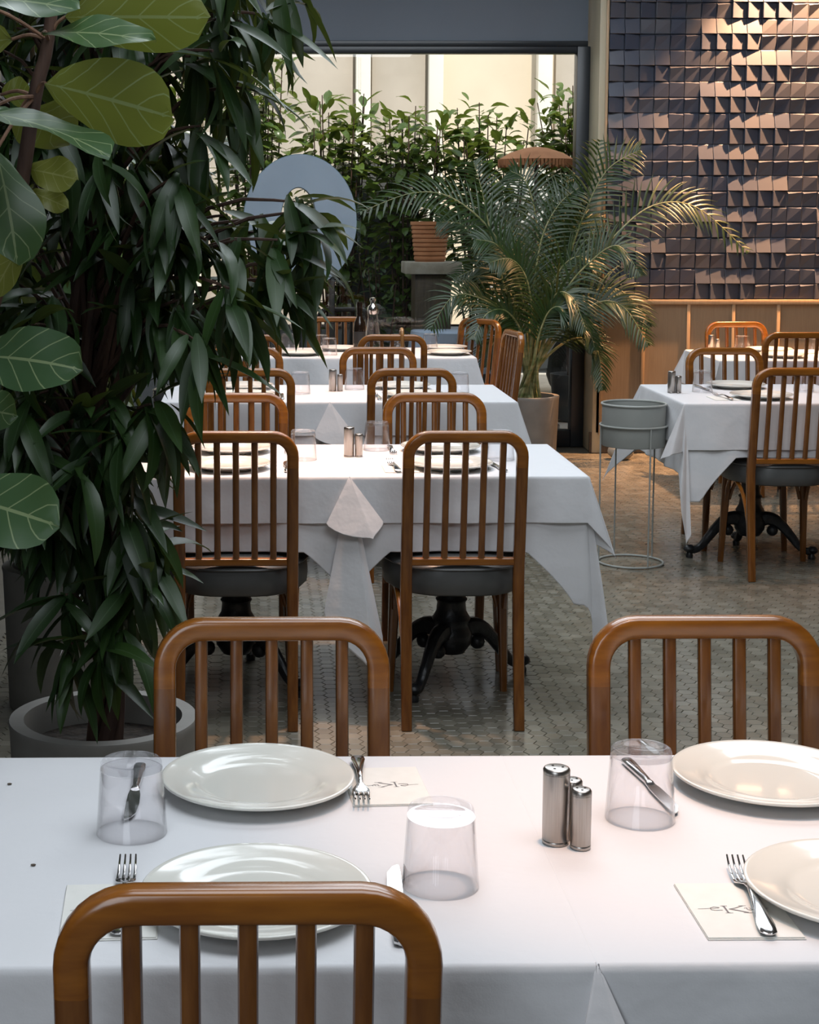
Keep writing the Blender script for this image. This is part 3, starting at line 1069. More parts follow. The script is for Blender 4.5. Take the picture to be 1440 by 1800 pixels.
# black outdoor chair of the same bentwood pattern
blk = make_chair('black_metal', 'black_metal', 'black_metal')
blk.name = 'garden_chair'
tag(blk, 'black slat-backed garden chair outside, behind the chair by the bottle', 'chair')
blk.location = (0.63, 11.42, 0)
blk.rotation_euler = (0, 0, 0.05)

# ================================================================== TABLES AND CLOTHS
TZ = 0.745
def make_table(x0, x1, y0, y1, label, legs, group='tables under white cloths', r=0.25):
    cx, cy_ = (x0 + x1) / 2, (y0 + y1) / 2
    t = thing('dining_table', label, 'table', (cx, cy_, 0), 0, group)
    hx, hy = (x1 - x0) / 2 - 0.004, (y1 - y0) / 2 - 0.004
    box_obj('tabletop', (-hx, -hy, TZ - 0.03), (hx, hy, TZ), 'table_top', t, 0.004)
    bm = bmesh.new()
    lathe(bm, [(0, 0.10), (0.045, 0.10), (0.066, 0.13), (0.070, 0.165), (0.060, 0.185), (0.057, 0.20), (0.064, 0.215), (0.050, 0.24), (0.047, 0.27), (0.053, 0.28), (0.042, 0.295),
               (0.040, 0.36), (0.040, 0.66), (0.06, 0.69), (0.16, 0.712), (0.16, TZ - 0.03), (0, TZ - 0.03)], 28)
    finish(bm, 'column', 'cast_iron', t)
    for a in legs:
        a = math.radians(a)
        d = Vector((math.cos(a), math.sin(a), 0))
        P_ = [(0.03, 0.165), (0.07, 0.180), (0.11, 0.172), (0.15, 0.140), (0.19, 0.092), (0.225, 0.050), (0.255, 0.036), (0.285, 0.040)]
        W_ = [0.030, 0.028, 0.025, 0.020, 0.017, 0.016, 0.018, 0.016]
        H_ = [0.034, 0.032, 0.028, 0.023, 0.020, 0.017, 0.018, 0.014]
        sc = r / 0.25
        pts = spline([d * (q * sc) + Vector((0, 0, z)) for q, z in P_], 3)
        m_ = len(pts) - 1
        bm = bmesh.new()
        def sec(i):
            f = i / m_ * 7
            k = min(6, int(f))
            u = f - k
            return section(H_[k] * (1 - u) + H_[k + 1] * u, W_[k] * (1 - u) + W_[k + 1] * u, 10, 2.3)
        side = Vector((-d.y, d.x, 0))
        sweep(bm, pts, sec, side)
        # rosette bulge where the leg leaves the hub
        e = bmesh.ops.create_uvsphere(bm, u_segments=10, v_segments=6, radius=0.026)
        bmesh.ops.translate(bm, verts=e['verts'], vec=d * 0.10 * sc + Vector((0, 0, 0.125)))
        lg = finish(bm, 'leg', 'cast_iron', t)
        bm = bmesh.new()
        e = bmesh.ops.create_uvsphere(bm, u_segments=10, v_segments=6, radius=0.024)
        bmesh.ops.scale(bm, verts=bm.verts, vec=(1.1, 1.1, 0.8))
        bmesh.ops.translate(bm, verts=bm.verts, vec=d * 0.278 * sc + Vector((0, 0, 0.042)))
        lathe(bm, [(0, 0), (0.016, 0), (0.017, 0.012), (0.010, 0.026), (0, 0.026)], 12, d * 0.275 * sc)
        finish(bm, 'claw_foot', 'cast_iron', lg)
    return t

def cloth(label, rect, z, ov, corners=None, lift=None, layer=0, group='white tablecloths', seed=0, rip=0.008, phi0=3.0, name='tablecloth'):
    """draped square cloth. ov: overhang front/right/back/left. corners: per-corner list of
    (theta, radius, fan angle, flare) controls plus out direction. lift: (x0,x1,drop) on the front edge."""
    x0, x1, y0, y1 = rect
    rr = random.Random(seed)
    ph = [rr.uniform(0, 6.28) for _ in range(8)]
    e = 0.002 + 0.009 * layer
    x0, x1, y0, y1 = x0 - e, x1 + e, y0 - e, y1 + e
    corners = corners or {}
    sides = [('f', (x0, y0), (x1, y0), (0, -1)), ('r', (x1, y0), (x1, y1), (1, 0)), ('b', (x1, y1), (x0, y1), (0, 1)), ('l', (x0, y1), (x0, y0), (-1, 0))]
    cn = ['fr', 'br', 'bl', 'fl']
    per = []
    for si, (k, a, b, n_) in enumerate(sides):
        m_ = 46
        a, b, nn = Vector((*a, 0)), Vector((*b, 0)), Vector((*n_, 0))
        for i in range(m_):
            u = i / m_
            P_ = a.lerp(b, u)
            D_ = ov[k]
            if lift and k == 'f':
                D_ = ov['f']
                for (la, lb, ld) in lift:
                    w = min(max((P_.x - la) / 0.15, 0), 1) * min(max((lb - P_.x) / 0.15, 0), 1)
                    w = w ** 0.8
                    D_ = D_ * (1 - w) + ld * w
            edge = min(1, min(u, 1 - u) * 7)
            wob = edge * (math.sin(u * 13 + ph[si]) + 0.6 * math.sin(u * 29 + ph[si + 4]))
            per.append((P_, nn, Vector((0, 0, 0)), D_, 0.0, math.radians(phi0), wob))
        c = corners.get(cn[si])
        n2 = Vector((*sides[(si + 1) % 4][3], 0))
        a_, b_ = ov[k], ov[sides[(si + 1) % 4][0]]
        if c is None:
            tip = math.hypot(a_, b_)
            c = dict(out=(nn + n2).normalized(), fan=[(0.5, tip, 0, 24)])
        out = Vector((*c['out'], 0)) if len(c['out']) == 2 else Vector(c['out'])
        out.normalize()
        tang = Vector((-out.y, out.x, 0))
        ctl = [(0.0, a_, 0, phi0)] + list(c['fan']) + [(1.0, b_, 0, phi0)]
        P_ = Vector((*sides[si][2], 0))
        q = 20
        for i in range(q):
            th = i / q
            for (t0, r0, f0, p0), (t1, r1, f1, p1) in zip(ctl[:-1], ctl[1:]):
                if t0 <= th <= t1:
                    u = (th - t0) / (t1 - t0)
                    us = u * u * (3 - 2 * u) if len(ctl) > 3 else math.sin(u * PI / 2) if t0 == 0 else 1 - math.cos(u * PI / 2)
                    R_, Fa, Ph = r0 + (r1 - r0) * u, f0 + (f1 - f0) * us, p0 + (p1 - p0) * us
                    break
            wgt = math.sin(th * PI) ** 0.5
            o_ = (nn * (1 - th) + n2 * th) * (1 - wgt) + out * wgt
            o_.normalize()
            per.append((P_, o_, tang, R_, math.radians(Fa), math.radians(Ph), 0.0))
    ts = [0, 0.012, 0.03, 0.07, 0.14, 0.24, 0.36, 0.48, 0.6, 0.72, 0.84, 0.94, 0.985, 1.0]
    bm = bmesh.new()
    rows = []
    zt = z + 0.002 * layer + 0.001
    for t in ts:
        row = []
        for (P_, o_, tg, D_, fa, phx, wob) in per:
            d = D_ * t
            rd = 0.006
            if d < rd:
                off, dz = math.sin(d / rd * PI / 2) * rd, (1 - math.cos(d / rd * PI / 2)) * rd
                co = P_ + o_ * off + Vector((0, 0, zt - dz))
            else:
                d2 = d
                co = P_ + o_ * (rd + d2 * math.sin(phx) * math.cos(fa)) + tg * (d2 * math.sin(fa)) + Vector((0, 0, zt - d2 * math.cos(phx) * math.cos(fa)))
                amp = rip * min(1, d2 / (0.18 if layer else 0.36)) * (1 + wob)
                co += o_ * amp * 0.9
            row.append(bm.verts.new(co))
        rows.append(row)
    n_ = len(per)
    for a, b in zip(rows[:-1], rows[1:]):
        for i in range(n_):
            j = (i + 1) % n_
            bm.faces.new((a[i], b[i], b[j], a[j]))
    cx, cy_ = (x0 + x1) / 2, (y0 + y1) / 2
    inner = rows[0]
    for s in (0.9, 0.5):
        nr = [bm.verts.new((cx + (v.co.x - cx) * s, cy_ + (v.co.y - cy_) * s, zt)) for v in rows[0]]
        for i in range(n_):
            j = (i + 1) % n_
            bm.faces.new((inner[i], inner[j], nr[j], nr[i]))
        inner = nr
    cv = bm.verts.new((cx, cy_, zt))
    for i in range(n_):
        bm.faces.new((inner[i], inner[(i + 1) % n_], cv))
    bmesh.ops.remove_doubles(bm, verts=bm.verts, dist=1e-6)
    o = finish(bm, name, 'cloth', None, angle=60)
    sm = o.modifiers.new('thickness', 'SOLIDIFY')
    sm.thickness = 0.0012
    sm.offset = -1
    return tag(o, label, 'tablecloth', group)

# --- seam flaps (left side of the right table's front-left corner)
def flap(a, b, c, out=(0.0, -1.0)):
    return dict(out=out, fan=[(0.2, a[0], a[1], a[2]), (0.55, b[0], b[1], b[2]), (0.85, c[0], c[1], c[2])])
plain = dict(out=(0.1, -1.0), fan=[(0.5, 0.1, 0, 1)])

ROWS = [  # name, left x, seam, right x, y0, y1, chair xs
    ('front', -0.365, 0.370, 1.10, 1.704, 2.358, (-0.005, 0.72)),
    ('second', -0.405, 0.297, 1.022, 5.005, 5.685, (-0.05, 0.634)),
    ('third', -0.38, 0.332, 1.125, 7.02, 7.705, (-0.009, 0.667)),
]
LEGS = {'second': (22, 148, 238), 'front': (30, 150, 270), 'third': (20, 140, 260)}
for nm, xl, xs, xr, y0, y1, cxs in ROWS:
    sd = {'front': 3, 'second': 5, 'third': 9}[nm]
    make_table(xl, xs - 0.002, y0, y1, {'front': 'left half of the front table pair, hidden under its cloth', 'second': 'left table of the second pair on a black cast iron pedestal, behind the left chair', 'third': 'left table of the third pair, hidden under cloth behind leaves'}[nm], (200, 320, 80) if nm == 'second' else LEGS[nm], r=0.25)
    make_table(xs + 0.002, xr, y0, y1, {'front': 'right half of the front table pair, under its cloth', 'second': 'right table of the second pair, black cast iron three-footed pedestal showing under the chair', 'third': 'right table of the third pair, hidden under cloth'}[nm], LEGS[nm], r=0.25)
    lifts = [(cxs[0] - 0.36, cxs[0] + 0.36, 0.232)]
    liftr = [(cxs[1] - 0.36, cxs[1] + 0.36, 0.232)]
    where = {'front': 'front table pair', 'second': 'second table pair', 'third': 'third table pair'}[nm]
    fo = {'front': 0.40, 'second': 0.40, 'third': 0.40}[nm]
    cloth('long white under-cloth on the left table of the ' + where, (xl, xs - 0.004, y0, y1), TZ, dict(f=fo, r=0.02, b=0.23, l=0.40),
          dict(fr=plain, br=dict(out=(0, 1), fan=[(0.5, 0.1, 0, 1)])), lifts, 0, seed=sd, rip=0.010)
    cloth('long white under-cloth on the right table of the ' + where, (xs + 0.004, xr, y0, y1), TZ, dict(f=fo, r=0.42, b=0.23, l=0.02),
          dict(fl=flap((0.42, -9, 7), (0.62, 7, 11), (0.5, 12, 6)), fr=dict(out=(0.8, -0.6), fan=[(0.3, 0.46, 0, 3), (0.5, 0.645, 0, 3), (0.62, 0.56, 0, 7), (0.8, 0.47, 0, 9)]), bl=dict(out=(0, 1), fan=[(0.5, 0.1, 0, 1)])), liftr, 0, seed=sd + 1, rip=0.010)
    cloth('short white top cloth on the left table of the ' + where, (xl, xs - 0.0128, y0, y1), TZ, dict(f=0.145, r=0.012, b=0.15, l=0.17),
          dict(fr=plain, br=dict(out=(0, 1), fan=[(0.5, 0.06, 0, 1)])), None, 1, seed=sd + 2, rip=0.005)
    cloth('short white top cloth on the right table of the ' + where, (xs + 0.0128, xr, y0, y1), TZ, dict(f=0.145, r=0.21, b=0.15, l=0.012),
          dict(fl=flap((0.158, -24, 13), (0.205, 20, 15), (0.172, 37, 13)) if nm != 'front' else flap((0.16, -11, 12), (0.20, 14, 14), (0.18, 24, 12)), fr=dict(out=(0.85, -0.5), fan=[(0.5, 0.262, 0, 19)]), bl=dict(out=(0, 1), fan=[(0.5, 0.06, 0, 1)])), None, 1, seed=sd + 3, rip=0.005)

# far table (one long cloth) and the two right-hand tables
make_table(-0.25, 1.26, 9.24, 9.92, 'long table by the window, hidden under its cloth', (30, 150, 270))
cloth('white cloth on the long table by the window', (-0.25, 1.26, 9.24, 9.92), TZ, dict(f=0.36, r=0.30, b=0.3, l=0.3), dict(fr=dict(out=(0.9, -0.4), fan=[(0.5, 0.42, 0, 14)])), None, 0, seed=21, rip=0.026)
make_table(1.858, 2.66, 6.945, 7.71, 'right-hand table with a black cast iron pedestal behind the seat', (183, -12, 85))
cloth('long white under-cloth on the right-hand table, its corner nearly to the floor', (1.858, 2.66, 6.945, 7.71), TZ, dict(f=0.42, r=0.4, b=0.3, l=0.30),
      dict(fl=dict(out=(-0.35, -0.9), fan=[(0.3, 0.42, 0, 10), (0.55, 0.60, 2, 6), (0.75, 0.56, 4, 5)]), bl=dict(out=(-0.9, 0.3), fan=[(0.5, 0.50, 0, 20)])), [(2.287 - 0.37, 2.287 + 0.37, 0.232)], 0, seed=31, rip=0.010)
cloth('short white top cloth on the right-hand table beside the plant stand', (1.858, 2.66, 6.945, 7.71), TZ, dict(f=0.20, r=0.2, b=0.2, l=0.19),
      dict(fl=dict(out=(-0.85, -0.5), fan=[(0.3, 0.21, 0, 26), (0.5, 0.265, 0, 29), (0.7, 0.23, 4, 22)]), bl=dict(out=(-0.9, 0.3), fan=[(0.5, 0.30, 0, 24)])), None, 1, seed=32, rip=0.005)
make_table(2.60, 3.34, 9.02, 9.72, 'table along the oak-panelled wall, hidden under cloth', (30, 150, 270))
cloth('long white under-cloth on the table along the tiled wall', (2.60, 3.34, 9.02, 9.72), TZ, dict(f=0.40, r=0.4, b=0.3, l=0.4), None, [(2.972 - 0.36, 2.972 + 0.36, 0.232)], 0, seed=41, rip=0.010)
cloth('short white top cloth on the table along the tiled wall', (2.60, 3.34, 9.02, 9.72), TZ, dict(f=0.2, r=0.2, b=0.2, l=0.20), dict(bl=dict(out=(-1, 0.1), fan=[(0.5, 0.29, 0, 25)])), None, 1, seed=42, rip=0.006)

CT = TZ + 0.0032     # top of the upper cloth
CT1 = TZ + 0.0012    # top of a single cloth

# ================================================================== TABLEWARE
def make_plate():
    bm = bmesh.new()
    lathe(bm, [(0, 0.004), (0.055, 0.004), (0.075, 0.0), (0.082, 0.0), (0.086, 0.004), (0.112, 0.0135), (0.132, 0.0175), (0.1350, 0.0195), (0.1352, 0.0220), (0.1335, 0.0232),
               (0.129, 0.0215), (0.108, 0.0180), (0.092, 0.0150), (0.086, 0.0118), (0.080, 0.0090), (0.072, 0.0080), (0, 0.0078)], 72)
    return finish(bm, 'plate', 'plate', None, angle=60)

def make_glass():
    t = thing('tumbler', 'x', 'glass')
    H_ = 0.098
    bm = bmesh.new()   # upside-down tumbler: wide rim on the cloth, thick base on top
    lathe(bm, [(0.0455, 0.0), (0.0462, 0.001), (0.0405, H_ - 0.012), (0.0388, H_ - 0.012), (0.0446, 0.001)], 48, closed=True)
    finish(bm, 'wall', 'thin_glass', t, angle=60)
    bm = bmesh.new()
    lathe(bm, [(0, H_ - 0.0105), (0.034, H_ - 0.011), (0.0404, H_ - 0.0110), (0.0398, H_ - 0.004), (0.0385, H_ - 0.001), (0.0365, H_), (0.034, H_ - 0.001), (0.030, H_ - 0.004), (0, H_ - 0.005)], 48)
    finish(bm, 'thick_base', 'thick_glass', t, angle=50)
    index_kids(t)
    return t

def make_fork():
    bm = bmesh.new()
    # along +y: handle end at y=0, tines at y=0.2
    prof = [(0.0, 0.004, 0.0035, 0.0012), (0.004, 0.0095, 0.0042, 0.0020), (0.02, 0.0105, 0.006, 0.0022), (0.045, 0.0082, 0.0088, 0.0024), (0.08, 0.0048, 0.0115, 0.0027), (0.11, 0.0034, 0.0115, 0.0028),
            (0.128, 0.0036, 0.0085, 0.0024), (0.136, 0.0090, 0.006, 0.0016), (0.143, 0.0122, 0.0045, 0.0013), (0.152, 0.0126, 0.0035, 0.0012)]
    sweep(bm, [(0, y, z) for y, w, z, h in prof], lambda i: section(prof[i][1], prof[i][3], 12, 2.3), (0, 0, 1))
    for k in range(4):
        x = (k - 1.5) * 0.0066
        sweep(bm, spline([(x, 0.150, 0.0035), (x, 0.170, 0.0035), (x, 0.188, 0.0075), (x * 0.97, 0.203, 0.0135)], 3), lambda i: section(0.0018 - 0.00008 * i, 0.0011, 8, 2.4), (0, 0, 1))
    return finish(bm, 'fork', 'steel', None)

def make_knife():
    t = thing('table_knife', 'x', 'knife')
    prof = [(0.0, 0.004, 0.0028), (0.003, 0.0085, 0.0042), (0.02, 0.0090, 0.0048), (0.05, 0.0074, 0.0052), (0.085, 0.0060, 0.0050), (0.097, 0.0055, 0.0042), (0.102, 0.0066, 0.0044), (0.106, 0.0066, 0.003)]
    bm = bmesh.new()
    sweep(bm, [(0, y, 0.0055) for y, w, h in prof], lambda i: section(prof[i][1], prof[i][2], 12, 2.4), (0, 0, 1))
    finish(bm, 'handle', 'steel', t)
    bm = bmesh.new()
    lo = [(0.105, -0.006, 0.0065), (0.125, -0.0085, 0.0085), (0.16, -0.0095, 0.0088), (0.195, -0.0075, 0.0085), (0.212, -0.001, 0.0078), (0.218, 0.0045, 0.0068)]
    top = [bm.verts.new((a, y, 0.0062)) for y, a, b in lo] + [bm.verts.new((b, y, 0.0062)) for y, a, b in reversed(lo)]
    bot = [bm.verts.new((v.co.x, v.co.y, 0.0046)) for v in top]
    bm.faces.new(top)
    bm.faces.new(bot[::-1])
    for i in range(len(top)):
        j = (i + 1) % len(top)
        bm.faces.new((top[i], bot[i], bot[j], top[j]))
    finish(bm, 'blade', 'steel', t)
    index_kids(t)
    return t

def make_shaker(r, h, holes):
    t = thing('shaker', 'x', 'shaker')
    bm = bmesh.new()
    lathe(bm, [(0, 0), (r - 0.0008, 0), (r, 0.0008), (r, 0.005), (r - 0.0004, 0.0054), (r, 0.0058), (r, h - 0.008), (r - 0.0006, h - 0.0076), (0, h - 0.0076)], 36)
    finish(bm, 'body', 'brushed_steel', t, angle=50)
    bm = bmesh.new()
    lathe(bm, [(0, h - 0.0076), (r, h - 0.0076), (r, h - 0.003), (r - 0.0012, h - 0.0008), (r - 0.003, h), (0, h - 0.0004)], 36)
    cp = finish(bm, 'cap', 'brushed_steel', t, angle=50)
    bm = bmesh.new()
    for k in range(holes):
        a = 2 * PI * k / holes
        lathe(bm, [(0, h - 0.001), (0.0016, h - 0.001), (0.0016, h + 0.0003), (0, h + 0.0003)], 10, (r * 0.45 * math.cos(a), r * 0.45 * math.sin(a), 0))
    finish(bm, 'holes', 'hole', cp)
    index_kids(t)
    return t

def stroke(bm, pts, w, z):
    pts = [Vector((x, y, 0)) for x, y in pts]
    lft, rgt = [], []
    for i, p in enumerate(pts):
        t = (pts[min(i + 1, len(pts) - 1)] - pts[max(i - 1, 0)]).normalized()
        n_ = Vector((-t.y, t.x, 0)) * w / 2
        lft.append(bm.verts.new((p.x + n_.x, p.y + n_.y, z)))
        rgt.append(bm.verts.new((p.x - n_.x, p.y - n_.y, z)))
    for i in range(len(pts) - 1):
        bm.faces.new((lft[i], rgt[i], rgt[i + 1], lft[i + 1]))

def make_napkin():
    t = thing('napkin', 'x', 'napkin')
    bm = bmesh.new()
    box(bm, (-0.055, -0.075, 0.0), (0.055, 0.075, 0.0016), 0.0005, 1)
    box(bm, (-0.0545, -0.074, 0.0017), (0.0535, 0.0745, 0.0032), 0.0005, 1)
    finish(bm, 'folded_paper', 'napkin', t)
    bm = bmesh.new()
    z = 0.0035
    s = 1.0
    stroke(bm, [(-0.046, 0.0005), (-0.030, 0.002)], 0.0008, z)
    stroke(bm, [(-0.020, 0.004), (-0.026, 0.006), (-0.031, 0.003), (-0.031, -0.002), (-0.026, -0.0035), (-0.018, -0.003)], 0.0012, z)
    stroke(bm, [(-0.030, 0.001), (-0.021, 0.003)], 0.0008, z)
    stroke(bm, [(-0.016, 0.008), (-0.014, 0.0075), (-0.0135, -0.010), (-0.0115, -0.0105)], 0.0022, z)
    stroke(bm, [(-0.018, 0.0085), (-0.010, 0.0085)], 0.0008, z)
    stroke(bm, [(-0.017, -0.0108), (-0.008, -0.0108)], 0.0008, z)
    stroke(bm, [(0.008, 0.0085), (-0.003, 0.002), (-0.010, -0.0005)], 0.0014, z)
    stroke(bm, [(-0.009, 0.0), (0.001, -0.005), (0.010, -0.010)], 0.0024, z)
    stroke(bm, [(0.003, 0.0088), (0.012, 0.0088)], 0.0008, z)
    stroke(bm, [(0.004, -0.0108), (0.015, -0.0108)], 0.0008, z)
    stroke(bm, [(0.008, 0.002), (0.011, 0.003), (0.011, -0.002), (0.015, -0.003), (0.019, 0.0), (0.019, 0.003)], 0.0012, z)
    stroke(bm, [(0.014, 0.003), (0.016, 0.0)], 0.001, z)
    stroke(bm, [(0.019, 0.001), (0.036, 0.0015)], 0.0008, z)
    finish(bm, 'printed_mark', 'ink', t, smooth=False, recalc=False)
    index_kids(t)
    return t

proto = dict(plate=make_plate(), tumbler=make_glass(), fork=make_fork(), knife=make_knife(), napkin=make_napkin(),
             tall=make_shaker(0.0172, 0.100, 3), short=make_shaker(0.0130, 0.078, 3))
used = set()
KIDS[proto['plate'].name] = []
KIDS[proto['fork'].name] = []
CATS = dict(plate='plate', tumbler='glass', fork='fork', knife='knife', napkin='napkin', tall='shaker', short='shaker')
GRP = dict(plate='white dinner plates', tumbler='upturned tumblers', fork='table forks', knife='table knives', napkin='folded paper napkins', tall='steel shakers', short='steel shakers')
ITEMS = [
    # front table
    ('plate', 0.007, 2.230, 0, 0, 'white plate at the far left of the front table, in front of the facing chair'),
    ('plate', 0.004, 1.842, 0, 0, 'white plate seen over the top rail of the nearest chair'),
    ('plate', 0.728, 2.236, 0, 0, 'white plate behind the right tumbler, cut by the right edge'),
    ('plate', 0.716, 1.848, 0, 0, 'white plate beside the napkin with the printed mark, at the right edge'),
    ('tumbler', -0.158, 2.072, 0, 0, 'upturned tumbler at the left of the front table, a knife seen through it'),
    ('tumbler', 0.225, 1.898, 0, 0, 'upturned tumbler in the middle of the front table, left of the seam'),
    ('tumbler', 0.516, 2.112, 0, 0, 'upturned tumbler just right of the large shakers'),
    ('napkin', 0.187, 2.237, 0, PI + 0.06, 'paper napkin lying at the far edge of the front table, printed mark upside down'),
    ('fork', 0.154, 2.348, 0.0036, PI - 0.03, 'fork with its tines towards us on the far napkin of the front table'),
    ('napkin', -0.165, 1.825, 0, 0.05, 'blank-looking paper napkin half hidden left of the nearest chair'),
    ('fork', -0.150, 1.752, 0.0036, 0.02, 'fork left of the nearest plate, partly behind the chair rail'),
    ('knife', 0.163, 1.728, 0, -0.04, 'knife right of the nearest plate, behind the chair hoop'),
    ('knife', -0.164, 2.322, 0, PI, 'knife lying behind the left tumbler of the front table'),
    ('knife', 0.548, 2.335, 0, PI - 0.10 + 0.2, 'knife lying behind the tumbler near the shakers'),
    ('napkin', 0.560, 1.818, 0, 0.0, 'paper napkin with printed mark under the fork at the lower right'),
    ('fork', 0.573, 1.742, 0.0036, -0.10, 'fork lying across the printed napkin at the lower right'),
    ('tall', 0.388, 2.030, 0, 0, 'tallest steel shaker, just right of the cloth seam on the front table'),
    ('short', 0.4165, 2.012, 0, 0.5, 'short steel shaker at the front right of the cluster on the front table'),
    ('short', 0.412, 2.048, 0, 0.2, 'short steel shaker half hidden at the back of the front table cluster'),
    # second table
    ('plate', -0.078, 5.150, 0, 0, 'near plate at the left of the second table, behind chair slats'),
    ('plate', -0.070, 5.520, 0, 0, 'far plate at the left of the second table'),
    ('plate', 0.628, 5.150, 0, 0, 'near plate at the right of the second table, behind chair slats'),
    ('plate', 0.640, 5.530, 0, 0, 'far plate at the right of the second table, by the far chair'),
    ('tumbler', 0.425, 5.560, 0, 0, 'upturned tumbler right of the shakers on the second table'),
    ('tumbler', 0.166, 5.340, 0, 0, 'upturned tumbler right of the left chair hoop on the second table'),
    ('tumbler', -0.306, 5.470, 0, 0, 'upturned tumbler under the ficus leaves on the second table'),
    ('tumbler', 0.815, 5.330, 0, 0, 'upturned tumbler seen through the right chair on the second table'),
    ('tall', 0.321, 5.405, 0, 0, 'taller steel shaker on the second table'),
    ('short', 0.353, 5.400, 0, 0, 'shorter steel shaker on the second table'),
    ('napkin', 0.468, 5.130, 0, 0.0, 'paper napkin near the front edge of the second table, left of the right chair'),
    ('fork', 0.455, 5.050, 0.0036, 0.06, 'fork on the napkin at the front of the second table'),
    ('fork', 0.475, 5.640, 0, PI, 'fork at the far side of the second table beside the far plate'),
    ('fork', 0.120, 5.660, 0, PI, 'fork at the far left of the second table, seen through the chair hoop'),
    ('knife', 0.108, 5.060, 0, 0.0, 'knife beside the left chair on the second table'),
    ('knife', 0.790, 5.060, 0, 0.12, 'knife seen through the right chair on the second table'),
    # third table
    ('plate', -0.036, 7.180, 0, 0, 'near plate at the left of the third table'),
    ('plate', -0.037, 7.545, 0, 0, 'far plate at the left of the third table, under leaves'),
    ('plate', 0.705, 7.180, 0, 0, 'near plate at the right of the third table'),
    ('plate', 0.690, 7.545, 0, 0, 'far plate at the right of the third table'),
    ('tumbler', 0.470, 7.520, 0, 0, 'upturned tumbler right of the shakers on the third table'),
    ('tumbler', 0.215, 7.340, 0, 0, 'upturned tumbler right of the left chair at the third table'),
    ('tumbler', 0.930, 7.330, 0, 0, 'upturned tumbler at the right end of the third table'),
    ('tall', 0.366, 7.440, 0, 0, 'taller steel shaker on the third table'),
    ('short', 0.399, 7.436, 0, 0, 'shorter steel shaker on the third table'),
    ('fork', 0.555, 7.070, 0, 0.05, 'fork at the front of the third table beside the near right plate'),
    ('knife', 0.130, 7.080, 0, 0.0, 'knife at the front left of the third table'),
    # right-hand table
    ('plate', 2.246, 7.560, 0, 0, 'far plate on the right-hand table, below the facing chair'),
    ('plate', 2.230, 7.120, 0, 0, 'near plate on the right-hand table, behind chair slats'),
    ('tumbler', 2.045, 7.390, 0, 0, 'upturned tumbler beside the shakers on the right-hand table'),
    ('tumbler', 2.510, 7.400, 0, 0, 'upturned tumbler at the right edge of the right-hand table'),
    ('tall', 1.892, 7.345, 0, 0, 'taller steel shaker on the right-hand table'),
    ('short', 1.923, 7.343, 0, 0, 'shorter steel shaker on the right-hand table'),
    ('napkin', 2.060, 7.110, 0, 0.0, 'paper napkin at the front left of the right-hand table'),
    ('fork', 2.075, 7.030, 0.0036, 0.12, 'fork on the napkin of the right-hand table'),
    ('knife', 2.075, 7.630, 0, PI + 0.05, 'knife behind the tumbler on the right-hand table'),
    # table along the wall
    ('plate', 3.030, 9.560, 0, 0, 'warmly lit far plate on the table along the tiled wall'),
    ('plate', 3.000, 9.200, 0, 0, 'near plate on the table along the tiled wall'),
    ('tumbler', 2.860, 9.520, 0, 0, 'upturned tumbler before the chair at the oak panelling'),
    ('tumbler', 3.260, 9.480, 0, 0, 'upturned tumbler at the right edge of the wall table'),
    ('tall', 2.690, 9.560, 0, 0, 'taller steel shaker on the table along the tiled wall'),
    ('short', 2.722, 9.545, 0, 0, 'shorter steel shaker on the table along the tiled wall'),
    ('napkin', 3.190, 9.500, 0, 0.2, 'paper napkin on the table along the tiled wall'),
    # far table
    ('tumbler', 0.405, 9.640, -0.002, 0, 'upturned tumbler in front of the far chair, left of the bottle'),
    ('tumbler', 0.442, 9.400, -0.002, 0, 'nearer upturned tumbler left of the bottle on the far table'),
    ('tumbler', 0.214, 9.740, -0.002, 0, 'upturned tumbler on the far table just right of the ficus leaves'),
    ('tumbler', 1.058, 9.730, -0.002, 0, 'upturned tumbler on the far table near the palm-side chair'),
    ('tumbler', 0.860, 9.700, -0.002, 0, 'upturned tumbler on the far table behind the hooked cane'),
    ('plate', 0.520, 9.720, -0.002, 0, 'plate on the far table before the facing chair'),
    ('plate', 1.130, 9.420, -0.002, 0, 'near right plate on the far table'),
    ('plate', 1.150, 9.770, -0.002, 0, 'far right plate on the far table'),
    ('plate', 0.270, 9.400, -0.002, 0, 'near left plate on the far table'),
]
for (k, x, y, dz, rz, lab) in ITEMS:
    p = proto[k]
    if k not in used:
        used.add(k)
        p.location = (x, y, CT + dz)
        p.rotation_euler = (0, 0, rz)
        tag(p, lab, CATS[k], GRP[k])
    else:
        dup(p, (x, y, CT + dz), rz, lab, GRP[k])

# bottle and carafe on the far table
bo = thing('oil_bottle', 'dark slender bottle standing on the far table', 'bottle', (0.630, 9.62, CT1))
bm = bmesh.new()
lathe(bm, [(0, 0), (0.033, 0), (0.036, 0.004), (0.036, 0.15), (0.033, 0.172), (0.018, 0.205), (0.0165, 0.215), (0.0165, 0.255), (0, 0.255)], 28)
finish(bm, 'body', 'oil_bottle', bo)
bm = bmesh.new()
lathe(bm, [(0, 0.255), (0.017, 0.255), (0.018, 0.275), (0.017, 0.292), (0, 0.294)], 20)
finish(bm, 'cap', 'oil_bottle', bo)
bm = bmesh.new()
lathe(bm, [(0.0365, 0.05), (0.0366, 0.05), (0.0366, 0.12), (0.0365, 0.12)], 28)
finish(bm, 'label_band', 'bottle_label', bo)
ca = thing('glass_carafe', 'clear glass carafe with a stopper, right of the dark bottle', 'carafe', (0.715, 9.72, CT1))
bm = bmesh.new()
